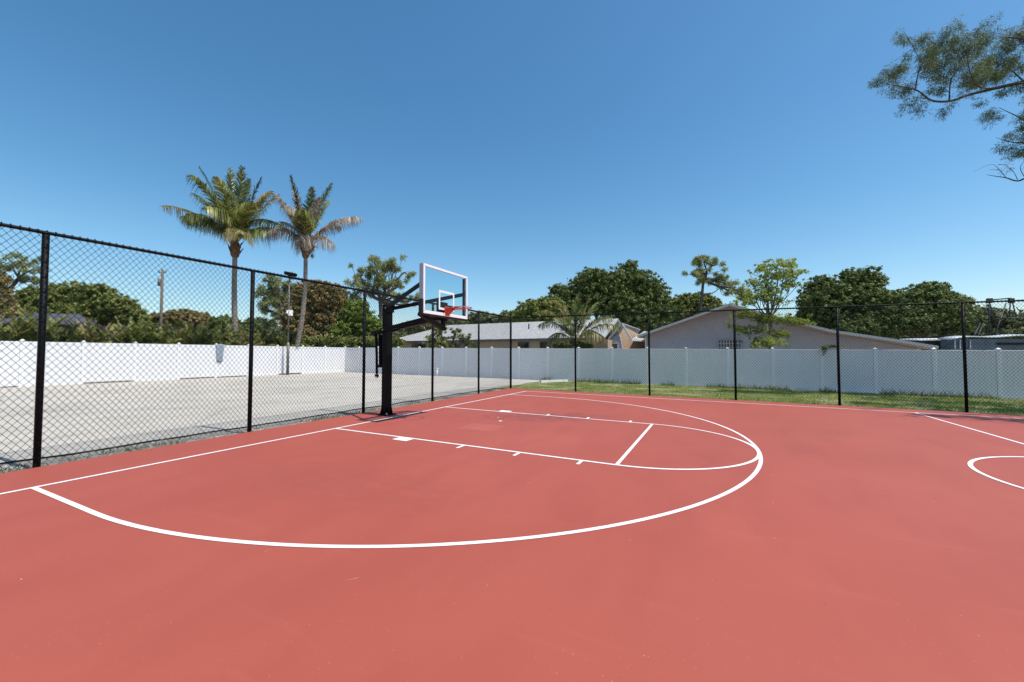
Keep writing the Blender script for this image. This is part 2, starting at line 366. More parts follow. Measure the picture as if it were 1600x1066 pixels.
# leaf litter and twigs on the court
b = MB(); r_ = random.Random(11)
for i in range(260):
    x, y = r_.uniform(0, 13), r_.uniform(-7.4, 7.2); s_ = r_.uniform(.003, .008); a = r_.uniform(0, 6.28)
    z = gz(x, y) + .006
    b.add([(x + s_ * math.cos(a), y + s_ * math.sin(a), z), (x + .5 * s_ * math.cos(a + 1.6), y + .5 * s_ * math.sin(a + 1.6), z + .004), (x - s_ * math.cos(a), y - s_ * math.sin(a), z)], [(0, 1, 2)])
for i in range(14):
    x, y = r_.uniform(3, 12), r_.uniform(-7, -1); a = r_.uniform(0, 6.28); L = r_.uniform(.03, .07); c_ = r_.uniform(-.5, .5)
    pts = [(x + L * t * math.cos(a + c_ * t), y + L * t * math.sin(a + c_ * t), gz(x, y) + .004) for t in (0, .33, .66, 1)]
    b.tube(pts, .0008, 3, False)
tag(b.build('leaf_litter', mat('dry_litter', (.5, .36, .2), .8, col2=(.7, .6, .45), scale=9)), 'scattered pale twigs and crumbs on the red court', 'litter', kind='stuff')
b = MB(); g_ = (4.17, -6.2)

# ------------------------------------------------------------ chain link fences
def chain_mesh_geo(L, H, pitch=.079, pz=.099, r=.0033, seed=0):
    """zigzag wires in local (s, depth, z)"""
    n = int(L / (pitch / 2)) - 1; m = int(H / (pz / 2)); rg = np.random.default_rng(seed); V = []; F = []
    k = 4; base = 0
    ang = np.arange(k) * 2 * np.pi / k
    for i in range(n + 1):
        s0 = i * pitch / 2; j = np.arange(m + 1)
        ph = (j + i) % 2
        s = s0 + np.where(ph == 0, 0, pitch / 2) + np.where(ph == 0, -.0012, .0012)
        if i % 2: pass
        z = .03 + j * (H - .03) / m
        s = s + .004 * np.sin(z * 2.1 + s0 * .7) + .003 * np.sin(s0 * 3.1 + z)
        d = np.where(ph == 0, -.0026, .0026) + .006 * np.sin(s0 * 1.3) * np.sin(z * 1.1)
        P = np.stack([s, d, z], 1)
        ring = np.stack([np.cos(ang) * r, np.sin(ang) * r, np.zeros(k)], 1)
        V.append((P[:, None, :] + ring[None]).reshape(-1, 3))
        a = base + np.arange(m)[:, None] * k + np.arange(k)[None]; a2 = base + np.arange(m)[:, None] * k + (np.arange(k)[None] + 1) % k
        F.append(np.stack([a, a2, a2 + k, a + k], -1).reshape(-1, 4)); base += (m + 1) * k
    return np.concatenate(V), np.concatenate(F)
def chain_fence(name, P0, dirv, nrm, L, posts, corner, label, H=3.12, side=1):
    """P0 origin on the ground, dirv along, nrm towards the court; posts = list of distances"""
    P0 = np.array(P0, float); dv = np.array(dirv, float); nv = np.array(nrm, float)
    base = lambda s: P0 + dv * s
    root = empty(name, (P0[0], P0[1], gz(P0[0], P0[1])), label, 'fence')
    for s in posts:
        p = base(s); z0 = gz(*p); h = H + (.08 if s == corner else -.02); r = .046 if s == corner else .037
        b = MB(); b.tube([(p[0], p[1], z0 - .1), (p[0], p[1], z0 + h)], r, 14)
        b.tube([(p[0], p[1], z0 + h), (p[0], p[1], z0 + h + .02), (p[0], p[1], z0 + h + .04)], [r * 1.12, r * 1.05, r * .4], 14)
        t = b; nt_ = int(h / .2)
        for i in range(nt_):
            zz = z0 + .12 + i * .2; t.ring((p[0], p[1], zz), r + .002, .0035, 12, 4)
            t.box((p[0] + nv[0] * (r + .006), p[1] + nv[1] * (r + .006), zz), (.012, .012, .02))
        t.build('post', M['black_pvc'], root)
    b = MB(); n = 24; pts = []
    for i in range(n + 1):
        p = base(L * i / n); pts.append((p[0], p[1], gz(*p) + H))
    b.tube(pts, .024, 10)
    for s in posts:
        for ds in (-.09, .09):
            p = base(s + ds); 
            if 0 < s + ds < L: b.ring((p[0], p[1], gz(*p) + H), .024, .006, 14, 4, ax=(dv[0], dv[1], 0))
    b.build('top_rail', M['black_pvc'], root)
    off = .048
    V, F = chain_mesh_geo(L, H - .005, seed=1)
    W = P0[None, :] + V[:, :1] * dv[None] + (V[:, 1:2] + off) * nv[None]
    Z = V[:, 2] + gz(W[:, 0], W[:, 1]); W3 = np.column_stack([W, Z])
    k = MB(); r2 = random.Random(2)                        # knuckles and ties hooked over the rail
    for i in range(int(L / .079)):
        s = .04 + i * .079; p = base(s); z = gz(*p) + H
        tl = r2.uniform(-.3, .3); d3 = Vector((dv[0], dv[1], tl * .3)).normalized()
        k.ring((p[0] + nv[0] * .006, p[1] + nv[1] * .006, z + .002), .0305 + r2.uniform(0, .004), .0042, 9, 4, ax=d3)
    kv = np.array(k.v); n0 = len(W3); np_mesh('chain_mesh', np.concatenate([W3, kv]), np.concatenate([F, np.array(k.f) + n0]), M['black_pvc'], root)
    b = MB(); b.tube([(base(L * i / n)[0] + nv[0] * .055, base(L * i / n)[1] + nv[1] * .055, gz(*base(L * i / n)) + .03) for i in range(n + 1)], .0016, 5); b.build('tension_wire', M['black_pvc'], root)
    return root
LP = [-5.6, -2.85, 0, 2.85, 5.7]
chain_fence('chain_link_fence', (-1.2, -11.4), (0, 1), (1, 0), 19.85, [y + 11.4 for y in LP] + [2.85, 0.02, 19.85], 19.85, 'black chain-link fence along the baseline behind the hoop, white lot beyond it')
chain_fence('chain_link_fence', (-1.15, 8.45), (1, 0), (0, -1), 23.2, [x + 1.15 for x in (1.77, 4.67, 7.53, 10.4, 13.28, 16.15, 19.0, 21.9)], None, 'black chain-link fence along the sideline between red court and grass strip', side=-1)

# ------------------------------------------------------------ white vinyl fences
def vinyl_fence(name, P0, dv, nv, S, label, H=1.86, skip=(), gaps={}):
    P0 = np.array(P0, float); dv = np.array(dv, float); nv = np.array(nv, float)
    root = empty(name, (P0[0], P0[1], gz(*P0)), label, 'fence')
    rot = Matrix(((dv[0], nv[0], 0), (dv[1], nv[1], 0), (0, 0, 1)))
    proto = None
    for i, si in enumerate(S):
        if i in skip: continue
        p = P0 + dv * si; z = gz(*p)
        b = MB(); b.box((p[0], p[1], z + H / 2 - .05), (.127, .075, H + .1), rot, .008); q = b.build('post', M['vinyl_post'], root)
        c = MB(); c.box((p[0], p[1], z + H + .015), (.15, .11, .03), rot, .006)
        e = .062; V = [tuple(np.array([p[0], p[1], z + H + .03]) + np.array([*(dv * a * e + nv * bb * e), 0])) for a, bb in ((-1, -1), (1, -1), (1, 1), (-1, 1))] + [(p[0], p[1], z + H + .085)]
        c.add(V, [(0, 1, 4), (1, 2, 4), (2, 3, 4), (3, 0, 4)]); c.build('cap', M['vinyl_post'], q)
    for i in range(len(S) - 1):
        s = S[i + 1] - S[i]; a = P0 + dv * (S[i] + .066); c = P0 + dv * (S[i + 1] - .066); z0, z1 = gz(*a), gz(*c)
        g = gaps.get(i, .0) if isinstance(gaps, dict) else 0
        b = MB(); bot = -.06 + g; top = H - .035
        nb = 11; wd = (s - .132) / nb
        for k in range(nb):                               # tongue-and-groove boards with shallow joints
            u0, u1 = k * wd, (k + 1) * wd - .004; A = a + dv * u0; B = a + dv * u1; za, zb = gz(*A), gz(*B)
            b.prism([(*(A - nv * .011), za + bot + .1), (*(B - nv * .011), zb + bot + .1), (*(B - nv * .011), zb + top - .05), (*(A - nv * .011), za + top - .05)], (*(nv * .022), 0))
        for zc, hh in ((bot + .07, .14), (top - .03, .09)):
            mid = (a + c) / 2; tilt = Matrix.Rotation(-math.atan2(z1 - z0, s), 3, 'Y')
            b.box((mid[0], mid[1], (z0 + z1) / 2 + zc), (s - .13, .045, hh), rot @ tilt, .005)
        b.prism([(*(a - nv * .004), z0 + bot + .12), (*(c - nv * .004), z1 + bot + .12), (*(c - nv * .004), z1 + top - .05), (*(a - nv * .004), z0 + top - .05)], (*(nv * .008), 0))
        b.build('panel', M['vinyl'], root)
    return root
vinyl_fence('vinyl_fence', (-18.7, -18.07), (0, 1), (1, 0), [1.8267 * i for i in range(19)], 'sunlit white vinyl fence at the far side of the parking lot', gaps={8: .07, 10: .10, 12: .10, 13: .09, 15: .1})
vinyl_fence('vinyl_fence', (-18.7, 14.81), (1, .0165), (.0165, -1), [0, 1.43] + [3.335 + 1.905 * i for i in range(24)], 'shaded white vinyl fence behind the grass strip, in front of the two houses', skip=(0,))
# ------------------------------------------------------------ basketball hoop
hp = empty('basketball_hoop', (-.42, 0, 0), 'black steel basketball hoop with clear backboard and orange rim without a net', 'hoop')
b = MB(); px0 = -.42
b.box((px0, 0, 1.33), (.17, .19, 2.74), bev=.008); b.build('pole', M['black_steel'], hp)
b = MB(); b.box((px0, 0, .018), (.34, .34, .03), bev=.004)
for a in range(4):                                        # gusset plates
    d = Vector((math.cos(a * math.pi / 2), math.sin(a * math.pi / 2), 0)); n = Vector((-d.y, d.x, 0)); rr = .085 if a % 2 == 0 else .095
    for o_ in (-.06, .06):
        p = Vector((px0, 0, .033)) + n * (o_ - .006)
        b.prism([p + d * rr, p + d * .15, p + d * (rr + .004) + Vector((0, 0, .2)), p + d * rr + Vector((0, 0, .2))], n * .012)
b.build('base_plate', M['black_steel'], hp)
for sx in (-1, 1):
    for sy in (-1, 1):
        b = MB(); b.tube([(px0 + sx * .14, sy * .14, .03), (px0 + sx * .14, sy * .14, .075)], .012, 6, smooth=False); b.tube([(px0 + sx * .14, sy * .14, .033), (px0 + sx * .14, sy * .14, .052)], .022, 6, smooth=False); b.build('anchor_bolt', M['bolt'], hp)
b = MB(); b.box((px0 + .02, 0, 2.71), (.23, .23, .03), bev=.004); b.box((px0 + .06, 0, 2.62), (.12, .215, .16), bev=.004); b.build('top_cap', M['black_steel'], hp)
for sy in (-1, 1):                                        # upper V arms out to the frame sides
    b = MB(); A = (px0 + .04, sy * .09, 2.64); Bp = (1.30, sy * .80, 3.02 if sy < 0 else 2.98)
    b.beam(A, Bp, .05, .085, bev=.004)
    q = b.build('upper_arm', M['black_steel'], hp)
    c = MB(); c.box((1.31, sy * .81, 3.0), (.05, .06, .16), bev=.004); c.build('bracket', M['black_steel'], q)
    c = MB(); c.tube([(px0 + .05, sy * .115, 2.64), (px0 + .05, sy * .135, 2.64)], .016, 6, smooth=False); c.build('pivot_bolt', M['bolt'], q)
for sy in (-1, 1):                                        # lower lift arms either side of the pole
    b = MB(); b.beam((-.97, sy * .06, 2.02), (-.44, sy * .125, 2.10), .03, .07, bev=.004); b.beam((-.5, sy * .125, 2.09), (1.16, sy * .15, 2.36), .06, .10, bev=.005)
    q = b.build('lower_arm', M['black_steel'], hp)
    for x_, z_ in ((-.42, 2.1), (-.9, 2.03)):
        c = MB(); c.tube([(x_, sy * (.16 if x_ > -.5 else .09), z_), (x_, sy * (.18 if x_ > -.5 else .105), z_)], .016, 6, smooth=False); c.build('pivot_bolt', M['bolt'], q)
b = MB(); b.beam((.0, 0, 2.12), (1.1, 0, 2.295), .2, .035, bev=.003); b.build('arm_web', M['black_steel'], hp)
b = MB(); b.beam((1.27, -.84, 2.36), (1.27, .05, 2.075), .08, .11, up=(1, 0, 0), bev=.005); b.build('lower_brace', M['black_steel'], hp)
b = MB(); b.box((1.24, 0, 2.5), (.08, .34, .4), bev=.006); b.box((1.2, 0, 2.32), (.1, .4, .1), bev=.005); b.box((1.27, 0, 2.17), (.06, .1, .22), bev=.004); b.build('centre_mount', M['black_steel'], hp)
# lifting screw and its crank tube behind the pole
b = MB(); b.tube([(-.80, 0, 2.04), (-.765, 0, 1.5), (-.755, 0, 1.0)], [.03, .032, .03], 12); b.box((-.755, 0, .965), (.08, .075, .06), bev=.008); b.tube([(-.755, .0, .96), (-.72, 0, .92)], .02, 8); q = b.build('crank_tube', M['black_steel'], hp)
c = MB(); c.ring((-.76, 0, .925), .028, .008, 16, 6, ax=(0, 1, 0)); c.build('crank_eye', M['bolt'], q)
b = MB(); b.tube([(-.64, 0, 1.98), (-.62, 0, 1.22)], .05, 14); b.tube([(-.66, 0, 2.04), (-.66, 0, 1.9)], .02, 10); b.box((-.64, 0, 1.2), (.28, .05, .07), bev=.006); b.build('lift_screw', M['black_steel'], hp)
# backboard
BX = 1.36; BY0, BY1 = -.855, .865; BZ0, BZ1 = 2.365, 3.425; cy = (BY0 + BY1) / 2; cz = (BZ0 + BZ1) / 2
bb = MB()
for z in (BZ0 + .035, BZ1 - .025): bb.box((BX, cy, z), (.045, BY1 - BY0, .07 if z < 2.6 else .05), bev=.004)
for y in (BY0 + .028, BY1 - .028): bb.box((BX - .001, y, cz), (.047, .056, BZ1 - BZ0 - .11), bev=.003)
bbo = bb.build('backboard', M['bb_frame'], hp)
g = MB(); gy, gh = (BY1 - BY0) / 2 - .055, (BZ1 - BZ0) / 2 - .055; g.quad((BX, cy - gy, cz - gh), (BX, cy + gy, cz - gh), (BX, cy + gy, cz + gh), (BX, cy - gy, cz + gh)); g.build('glass', M['glass'], bbo)
g = MB(); tw, th, t0 = .60, .44, 2.50                     # painted target rectangle
for y in (-tw / 2 + .025, tw / 2 - .025): g.box((BX + .0085, y, t0 + th / 2), (.003, .05, th))
for z in (t0 + .025, t0 + th - .025): g.box((BX + .0085, 0, z), (.003, tw - .1, .05))
g.build('target_square', M['bb_frame'], bbo)
g = MB()
for y in (BY0 - .004, BY1 + .004): g.box((BX - .035, y, cz), (.10, .012, BZ1 - BZ0), bev=.002)
g.box((BX - .035, cy, BZ1 + .004), (.10, BY1 - BY0, .012), bev=.002); g.build('edge_channel', M['alu'], bbo)
g = MB()                                                  # black subframe behind the glass
for z in (BZ0 + .06,): g.box((BX - .07, cy, z), (.045, BY1 - BY0 - .04, .05), bev=.003)
for y in (BY0 + .05, BY1 - .05): g.box((BX - .068, y, cz), (.045, .035, BZ1 - BZ0 - .1), bev=.003)
g.build('back_frame', M['black_steel'], bbo)
g = MB()                                                  # edge padding around the lower corners
for sg, y in ((-1, BY0), (1, BY1)): g.box((BX - .03, y + sg * .012, BZ0 + .145), (.12, .045, .33), bev=.015)
g.box((BX - .045, cy, BZ0 - .022), (.11, BY1 - BY0 + .06, .04), bev=.012); g.build('edge_padding', M['rubber'], bbo)
rm = MB(); RX, RZ, RR = 1.77, 2.545, .23
rm.ring((RX, 0, RZ), RR, .0095, 40, 8)
ro = rm.build('rim', M['rim'], hp)
c = MB(); c.box((BX + .012 + .012, 0, RZ - .06), (.012, .18, .21), bev=.003)
for y in (-.055, .055): c.prism([(BX + .03, y - .004, RZ - .15), (BX + .03, y - .004, RZ + .02), (RX - RR + .035, y - .004, RZ + .012), (RX - RR + .0, y - .004, RZ - .035)], (0, .008, 0))
c.prism([(BX + .03, -.05, RZ + .012), (BX + .03, .05, RZ + .012), (RX - RR + .02, .06, RZ + .01), (RX - RR + .02, -.06, RZ + .01)], (0, 0, .008))
c.prism([(BX + .03, -.05, RZ - .13), (BX + .03, .05, RZ - .13), (RX - RR - .0, .05, RZ - .035), (RX - RR - .0, -.05, RZ - .035)], (0, 0, -.008))
c.build('bracket', M['rim'], ro)
for sg in (-1, 1):
    c = MB(); c.tube([(BX + .03, sg * .12, RZ - .03), (RX - .15, sg * .175, RZ - .004)], .008, 8); c.build('side_brace', M['rim'], ro)
for i in range(12):
    a = i * math.pi / 6 + .13; c = MB(); c.ring((RX + RR * math.cos(a), RR * math.sin(a), RZ - .016), .012, .003, 10, 4, ax=(-math.sin(a), math.cos(a), 0)); c.build('net_hook', M['rim'], ro)

# ------------------------------------------------------------ small things in the lot
t = MB(); P = np.array([-1.62, 12.95]); Q = np.array([-.52, 14.25]); d = (Q - P) / np.linalg.norm(Q - P); n = np.array([-d[1], d[0]]); z = gz(*P) - .045
prof = [(-.08, 0), (.08, 0), (.06, .12), (-.06, .12)]
t.prism([(*(P + n * a), z + h) for a, h in prof], (*(Q - P), 0)); tag(t.build('wheel_stop', M['concrete_white']), 'white concrete wheel stop lying where the lot meets the grass', 'wheel stop')
cx, cy_ = -9.55, 14.25
b = MB(); z = gz(cx, cy_); b.tube([(cx, cy_, z - .05), (cx + .03, cy_, z + .42)], .05, 12); b.tube([(cx + .03, cy_, z + .42), (cx + .035, cy_, z + .5)], .065, 12); tag(b.build('cleanout_pipe', M['trim']), 'short white capped pipe standing against the shaded fence', 'pipe')
# lamp post
lx, ly = -18.2, 9.72; lz = gz(lx, ly); lp = empty('lamp_post', (lx, ly, lz), 'thin grey lamp post with floodlight in front of the sunlit fence', 'lamp post')
b = MB(); b.tube([(lx, ly, lz - .05), (lx, ly, lz + 2.1)], .085, 12); b.tube([(lx, ly, lz + 2.1), (lx, ly, lz + 6.55)], [.05, .04], 12); b.build('pole', M['galv'], lp)
b = MB(); c0 = Vector((lx + .12, ly, lz + 6.62)); b.box(c0, (.34, .75, .2), Matrix.Rotation(.35, 3, 'Y'), .03); b.box(c0 + Vector((-.1, 0, -.16)), (.1, .16, .22), bev=.02); q = b.build('floodlight', M['black_steel'], lp)
b = MB(); b.box((lx + .1, ly + .04, lz + 4.05), (.16, .26, .36), bev=.01); b.box((lx + .09, ly - .17, lz + 4.1), (.1, .12, .22), bev=.01); b.build('junction_box', M['trim'], lp)
# added sheet, its grey-blue standing in for a shadow-like patch on the fence
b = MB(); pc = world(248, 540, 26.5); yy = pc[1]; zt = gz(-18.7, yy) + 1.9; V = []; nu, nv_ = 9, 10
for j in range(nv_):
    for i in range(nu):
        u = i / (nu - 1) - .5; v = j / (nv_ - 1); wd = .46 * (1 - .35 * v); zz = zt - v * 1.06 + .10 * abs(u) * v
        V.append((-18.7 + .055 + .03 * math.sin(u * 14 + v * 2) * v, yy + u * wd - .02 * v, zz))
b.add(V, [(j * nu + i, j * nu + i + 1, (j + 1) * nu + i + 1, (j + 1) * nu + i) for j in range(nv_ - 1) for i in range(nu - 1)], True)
o = b.build('shade_strip', M['shade_sheet']); md = o.modifiers.new('thick', 'SOLIDIFY'); md.thickness = .008; tag(o, 'grey-blue strip added on the sunlit white fence in place of a shadow-like patch', 'shade_sheet')
# utility poles
def pole_at(px, py_top, D, r, label, arms=True, mt='wood_pole'):
    p = world(px, py_top, D); z0 = gz(p[0], p[1]); root = empty('utility_pole', (p[0], p[1], z0), label, 'utility pole')
    b = MB(); b.tube([(p[0], p[1], z0 - .2), (p[0], p[1], p[2])], [r * 1.3, r], 10); b.build('pole', M[mt], root)
    if arms:
        c = MB(); c.beam(Vector(p) - Vector((*RT[:2] * .45, .35)), Vector(p) + Vector((*RT[:2] * .45, -.35)), .1, .1, bev=.01); q = c.build('crossarm', M['wood_pole'], root)
        for k in (-.4, .4):
            s_ = MB(); a = Vector(p) + Vector((*RT[:2] * k, -.3)); s_.tube([a, a + Vector((0, 0, .12)), a + Vector((0, 0, .2))], [.04, .07, .03], 8); s_.build('insulator', M['galv'], q)
        c = MB(); a = Vector(p) + Vector((*(-RT[:2] * .27), -1.9)); c.tube([a, a + Vector((0, 0, .8))], .2, 12); c.build('transformer', M['galv'], root)
pole_at(254, 421, 46, .13, 'dark wooden utility pole with transformer rising behind the sunlit fence')
pole_at(467, 518, 29, .06, 'short pale pipe pole behind the sunlit fence beside the leaning palm', False, 'galv')

# ------------------------------------------------------------ houses
def roof_slab(b, poly, th=.12):
    P = [Vector(p) for p in poly]; n = (P[1] - P[0]).cross(P[2] - P[0]).normalized()
    if n.z < 0: P.reverse(); n = -n
    b.prism([p - n * th for p in P], n * th); return b
def window(x0, x1, z0, z1, y, root, frame='trim', div=True, ds=1):
    f = MB(); t_ = .05
    for (a, b_, c, d_) in ((x0 - t_, x1 + t_, z1, z1 + t_), (x0 - t_, x1 + t_, z0 - t_, z0), (x0 - t_, x0, z0, z1), (x1, x1 + t_, z0, z1)): f.box(((a + b_) / 2, y - .03, (c + d_) / 2), (b_ - a, .08, d_ - c))
    if div: f.box(((x0 + x1) / 2, y - .028, (z0 + z1) / 2), (.03, .05, z1 - z0)); f.box(((x0 + x1) / 2, y - .028, (z0 + z1) / 2), (x1 - x0, .05, .03))
    q = f.build('window', M[frame], root); g_ = MB(); g_.box(((x0 + x1) / 2, y - .008, (z0 + z1) / 2), (x1 - x0, .012, z1 - z0)); g_.build('pane', M['glass_dark'], q)
# long low house with its small gable at the right end
YH = 24.0
h = empty('long_house', (-10, YH, gz(-10, YH)), 'long low tan house with pale grey shingle roof and small front gable', 'house')
b = MB(); zb = -.3
b.box((-11.2, YH + 4.5, (2.72 + zb) / 2), (21.4, 9, 2.72 - zb)); b.build('wall', M['stucco_tan'], h)
rf = MB(); roof_slab(rf, [(-23.0, YH - .6, 2.86), (-.6, YH - .6, 2.86), (-.6, YH + 4.5, 4.72), (-18.7, YH + 4.5, 4.72)])
roof_slab(rf, [(-23.0, YH + 9.6, 2.86), (-18.7, YH + 4.5, 4.72), (-.6, YH + 4.5, 4.72), (-.6, YH + 9.6, 2.86)])
roof_slab(rf, [(-23.0, YH - .6, 2.86), (-18.7, YH + 4.5, 4.72), (-23.0, YH + 9.6, 2.86)])
ro_ = rf.build('roof', M['shingle'], h)
f = MB(); f.box((-11.9, YH - .62, 2.77), (22.4, .04, .2)); f.build('fascia', M['galv'], ro_)
v_ = MB(); vp = world(811, 512, 30); v_.tube([(-8.2, YH + 2.2, 3.8), (-8.2, YH + 2.2, 4.35)], .06, 8); v_.build('vent_pipe', M['black_steel'], ro_)
for x0, x1 in ((-19.8, -18.2), (-16.3, -14.6), (-13.6, -12.4), (-8.2, -7.25), (-6.15, -5.25), (-4.7, -3.9)): window(x0, x1, 1.75, 2.55, YH, h, 'galv')
def gp(px, py, y=None):                                   # survey a facade corner on a plane of constant y
    d = world(px, py, 1) - CAM; t_ = ((y or YG) - CAM[1]) / d[1]; q = CAM + d * t_; return q[0], q[2]
yg = YH - 2.6; (gx0, gz0), (gxm, gzm), (gx1, gz1) = gp(951, 528, yg), gp(971.5, 504.5, yg), gp(987, 530.5, yg)
b = MB(); wx = gx0 + .55 * (gxm - gx0); b.prism([(gx0 + .15, yg + .5, -.3), (gx1 - .25, yg + .5, -.3), (gxm - .25, yg + .5, gz0 + .15), (wx + .1, yg + .5, gzm - .68), (gx0 + .15, yg + .5, gz0 - .02)], (0, .2, 0)); b.build('gable_wall', M['stucco'], h)
b = MB(); P0_, P1_ = Vector((wx + .05, yg + .52, 0)), Vector((gx1 + .9, yg + 3.6, 0)); kk_ = P1_ - P0_
b.prism([P0_ + Vector((0, 0, -.3)), P1_ + Vector((0, 0, -.3)), P1_ + Vector((0, 0, gz1 - .05)), P0_ + kk_ * .3 + Vector((0, 0, gzm - .35)), P0_ + Vector((0, 0, gzm - .15))], (-.1, .05, 0)); b.build('return_wall', M['soffit'], h)
b = MB(); b.prism([(gx1 + .95, yg + 3.7, -.3), (ex_ := gx1 + 2.6, yg + 3.7, -.3), (ex_, yg + 3.7, 2.5), (gx1 + .95, yg + 3.7, 2.5)], (0, 3, 0)); b.build('wing_wall', M['soffit'], h)
rf = MB(); roof_slab(rf, [(gx0, yg, gz0), (gxm, yg, gzm), (gxm, yg + 8, gzm), (gx0, yg + 8, gz0)], .09)
roof_slab(rf, [(gxm + .01, yg, gzm), (gx1, yg, gz1), (gx1, yg + .3, gz1), (gxm + .01, yg + .3, gzm)], .09)
ex, ez = gp(1010, 532, yg + 1.2)
roof_slab(rf, [(gx1 - .02, yg + .1, gz1 + .02), (ex, yg + 1.2, ez), (ex, yg + 6, ez + .75), (gx1 - .02, yg + 6, gz1 + .9)], .08)
rg_ = rf.build('gable_roof', M['shingle'], h)
sf = MB(); sf.prism([(gx0, yg + .03, gz0 - .10), (gxm, yg + .03, gzm - .10), (gxm, yg + 3.5, gzm - .10), (gx0, yg + 3.5, gz0 - .10)], (0, 0, -.03))
sf.prism([(gx1, yg + .13, gz1 - .08), (ex, yg + 1.25, ez - .1), (ex, yg + 3.5, ez + .2), (gx1, yg + 3.5, gz1 + .2)], (0, 0, -.02)); sf.build('soffit', M['soffit'], rg_)
sf = MB(); sf.beam((gxm, yg - .02, gzm - .06), (gx1, yg - .02, gz1 - .06), .04, .10); sf.beam((gx0, yg - .02, gz0 - .06), (gxm, yg - .02, gzm - .06), .04, .10); sf.beam((gx1, yg + .08, gz1 - .05), (ex, yg + 1.18, ez - .05), .04, .09); sf.build('barge_board', M['trim'], rg_)
window(gp(957, 540, yg + .5)[0], gp(965, 540, yg + .5)[0], 1.75, 2.3, yg + .5, h, 'trim', False); window(gp(978, 540, yg + 3.6)[0], gp(984, 540, yg + 3.6)[0], 1.3, 2.3, yg + 3.6, h, 'galv', False)
# big gable house
YG = 19.5
def gp(px, py, y=None):                                   # survey a facade corner on the gable plane
    d = world(px, py, 1) - CAM; t_ = ((y or YG) - CAM[1]) / d[1]; q = CAM + d * t_; return q[0], q[2]
h = empty('gable_house', (8, YG, gz(8, YG)), 'big pinkish-grey gable house with tan soffit close behind the shaded fence', 'house')
edge = [gp(996, 524, YG), gp(1140, 474, YG), gp(1232, 499, YG), gp(1300, 515.5, YG), gp(1380, 527, YG), gp(1466, 540.5, YG)]
OV = 1.5; WY = YG + OV
wall = [(edge[0][0] + .35, -.4), (edge[-1][0] - .1, -.4), (edge[-1][0] - .1, edge[-1][1] - .14)] + [(x, z - .14) for x, z in reversed(edge[1:-1])]
k_ = (edge[1][1] - edge[0][1]) / (edge[1][0] - edge[0][0]); wall.append((edge[0][0] + .35, edge[0][1] + k_ * .35 - .14))
b = MB(); b.prism([(x, WY, z) for x, z in wall], (0, 9, 0)); b.build('gable_wall', M['stucco'], h)
rf = MB()
for i in range(5):
    (xa, za), (xb, zb_) = edge[i], edge[i + 1]; rf.prism([(xa, YG, za), (xb, YG, zb_), (xb, YG, zb_ - .11), (xa, YG, za - .11)], (0, 10, 0))
ro_ = rf.build('roof', M['shingle_blue'], h)
sf = MB()
for i in range(5):
    (xa, za), (xb, zb_) = edge[i], edge[i + 1]; sf.prism([(xa, YG + .03, za - .113), (xb, YG + .03, zb_ - .113), (xb, YG + .03, zb_ - .14), (xa, YG + .03, za - .139)], (0, OV - .05, 0))
sf.build('soffit', M['soffit'], ro_)
sf = MB()
for i in range(5):
    (xa, za), (xb, zb_) = edge[i], edge[i + 1]; sf.beam((xa, YG - .02, za - .075), (xb, YG - .02, zb_ - .075), .03, .13)
sf.build('barge_board', M['fascia'], ro_)
c = MB(); (xa, za), (xb, zb_) = gp(1122, 531, WY), gp(1158, 549, WY); hh = za - zb_; nx = 8; wv = (xb - xa) / nx
c.box(((xa + xb) / 2, WY - .01, (za + zb_) / 2), (xb - xa, .01, hh)); q = c.build('breeze_block_vent', M['glass_dark'], h)
c = MB()
for i in range(nx + 1): c.box((xa + i * wv, WY - .05, (za + zb_) / 2), (.055, .06, hh))
for j in range(4): c.box(((xa + xb) / 2, WY - .049, zb_ + hh * j / 3), (xb - xa, .058, .05))
c.build('block_grid', M['stucco'], q)
c = MB(); x_, z_ = gp(1009, 529, WY - .05); c.box((x_, WY - .06, z_ / 2), (.1, .08, z_ + .5), bev=.01); c.build('downspout', M['trim'], h)
# dark roofed house far left
D = 40; a = [world(-70, 503, D), world(-70, 486, D + 4), world(124, 491, D + 4), world(150, 507, D)]
h = empty('dark_roof_house', (a[3][0] - 5, a[3][1], gz(a[3][0], a[3][1])), 'charcoal-roofed low house seen over the hedge at far left', 'house')
rf = MB(); rf.prism([a[0], a[3], a[2], a[1]], (0, 0, -.15)); bk = FW * 4
rf.prism([a[1] + FW * .02, a[2] + FW * .02, a[2] + FW * 4 - RT * 1.0 - np.array([0, 0, 1.2]), a[0] + FW * 8], (0, 0, -.15)); rf.build('roof', M['shingle_dark'], h)
b = MB(); zt = a[0][2] - .2; q0, q1 = a[0] + FW * .5, a[3] + FW * .5 - RT * 1.8; b.prism([(q0[0], q0[1], 0), (q1[0], q1[1], 0), (q1[0], q1[1], zt), (q0[0], q0[1], zt)], FW * 7); b.build('wall', M['brown_wood'], h)
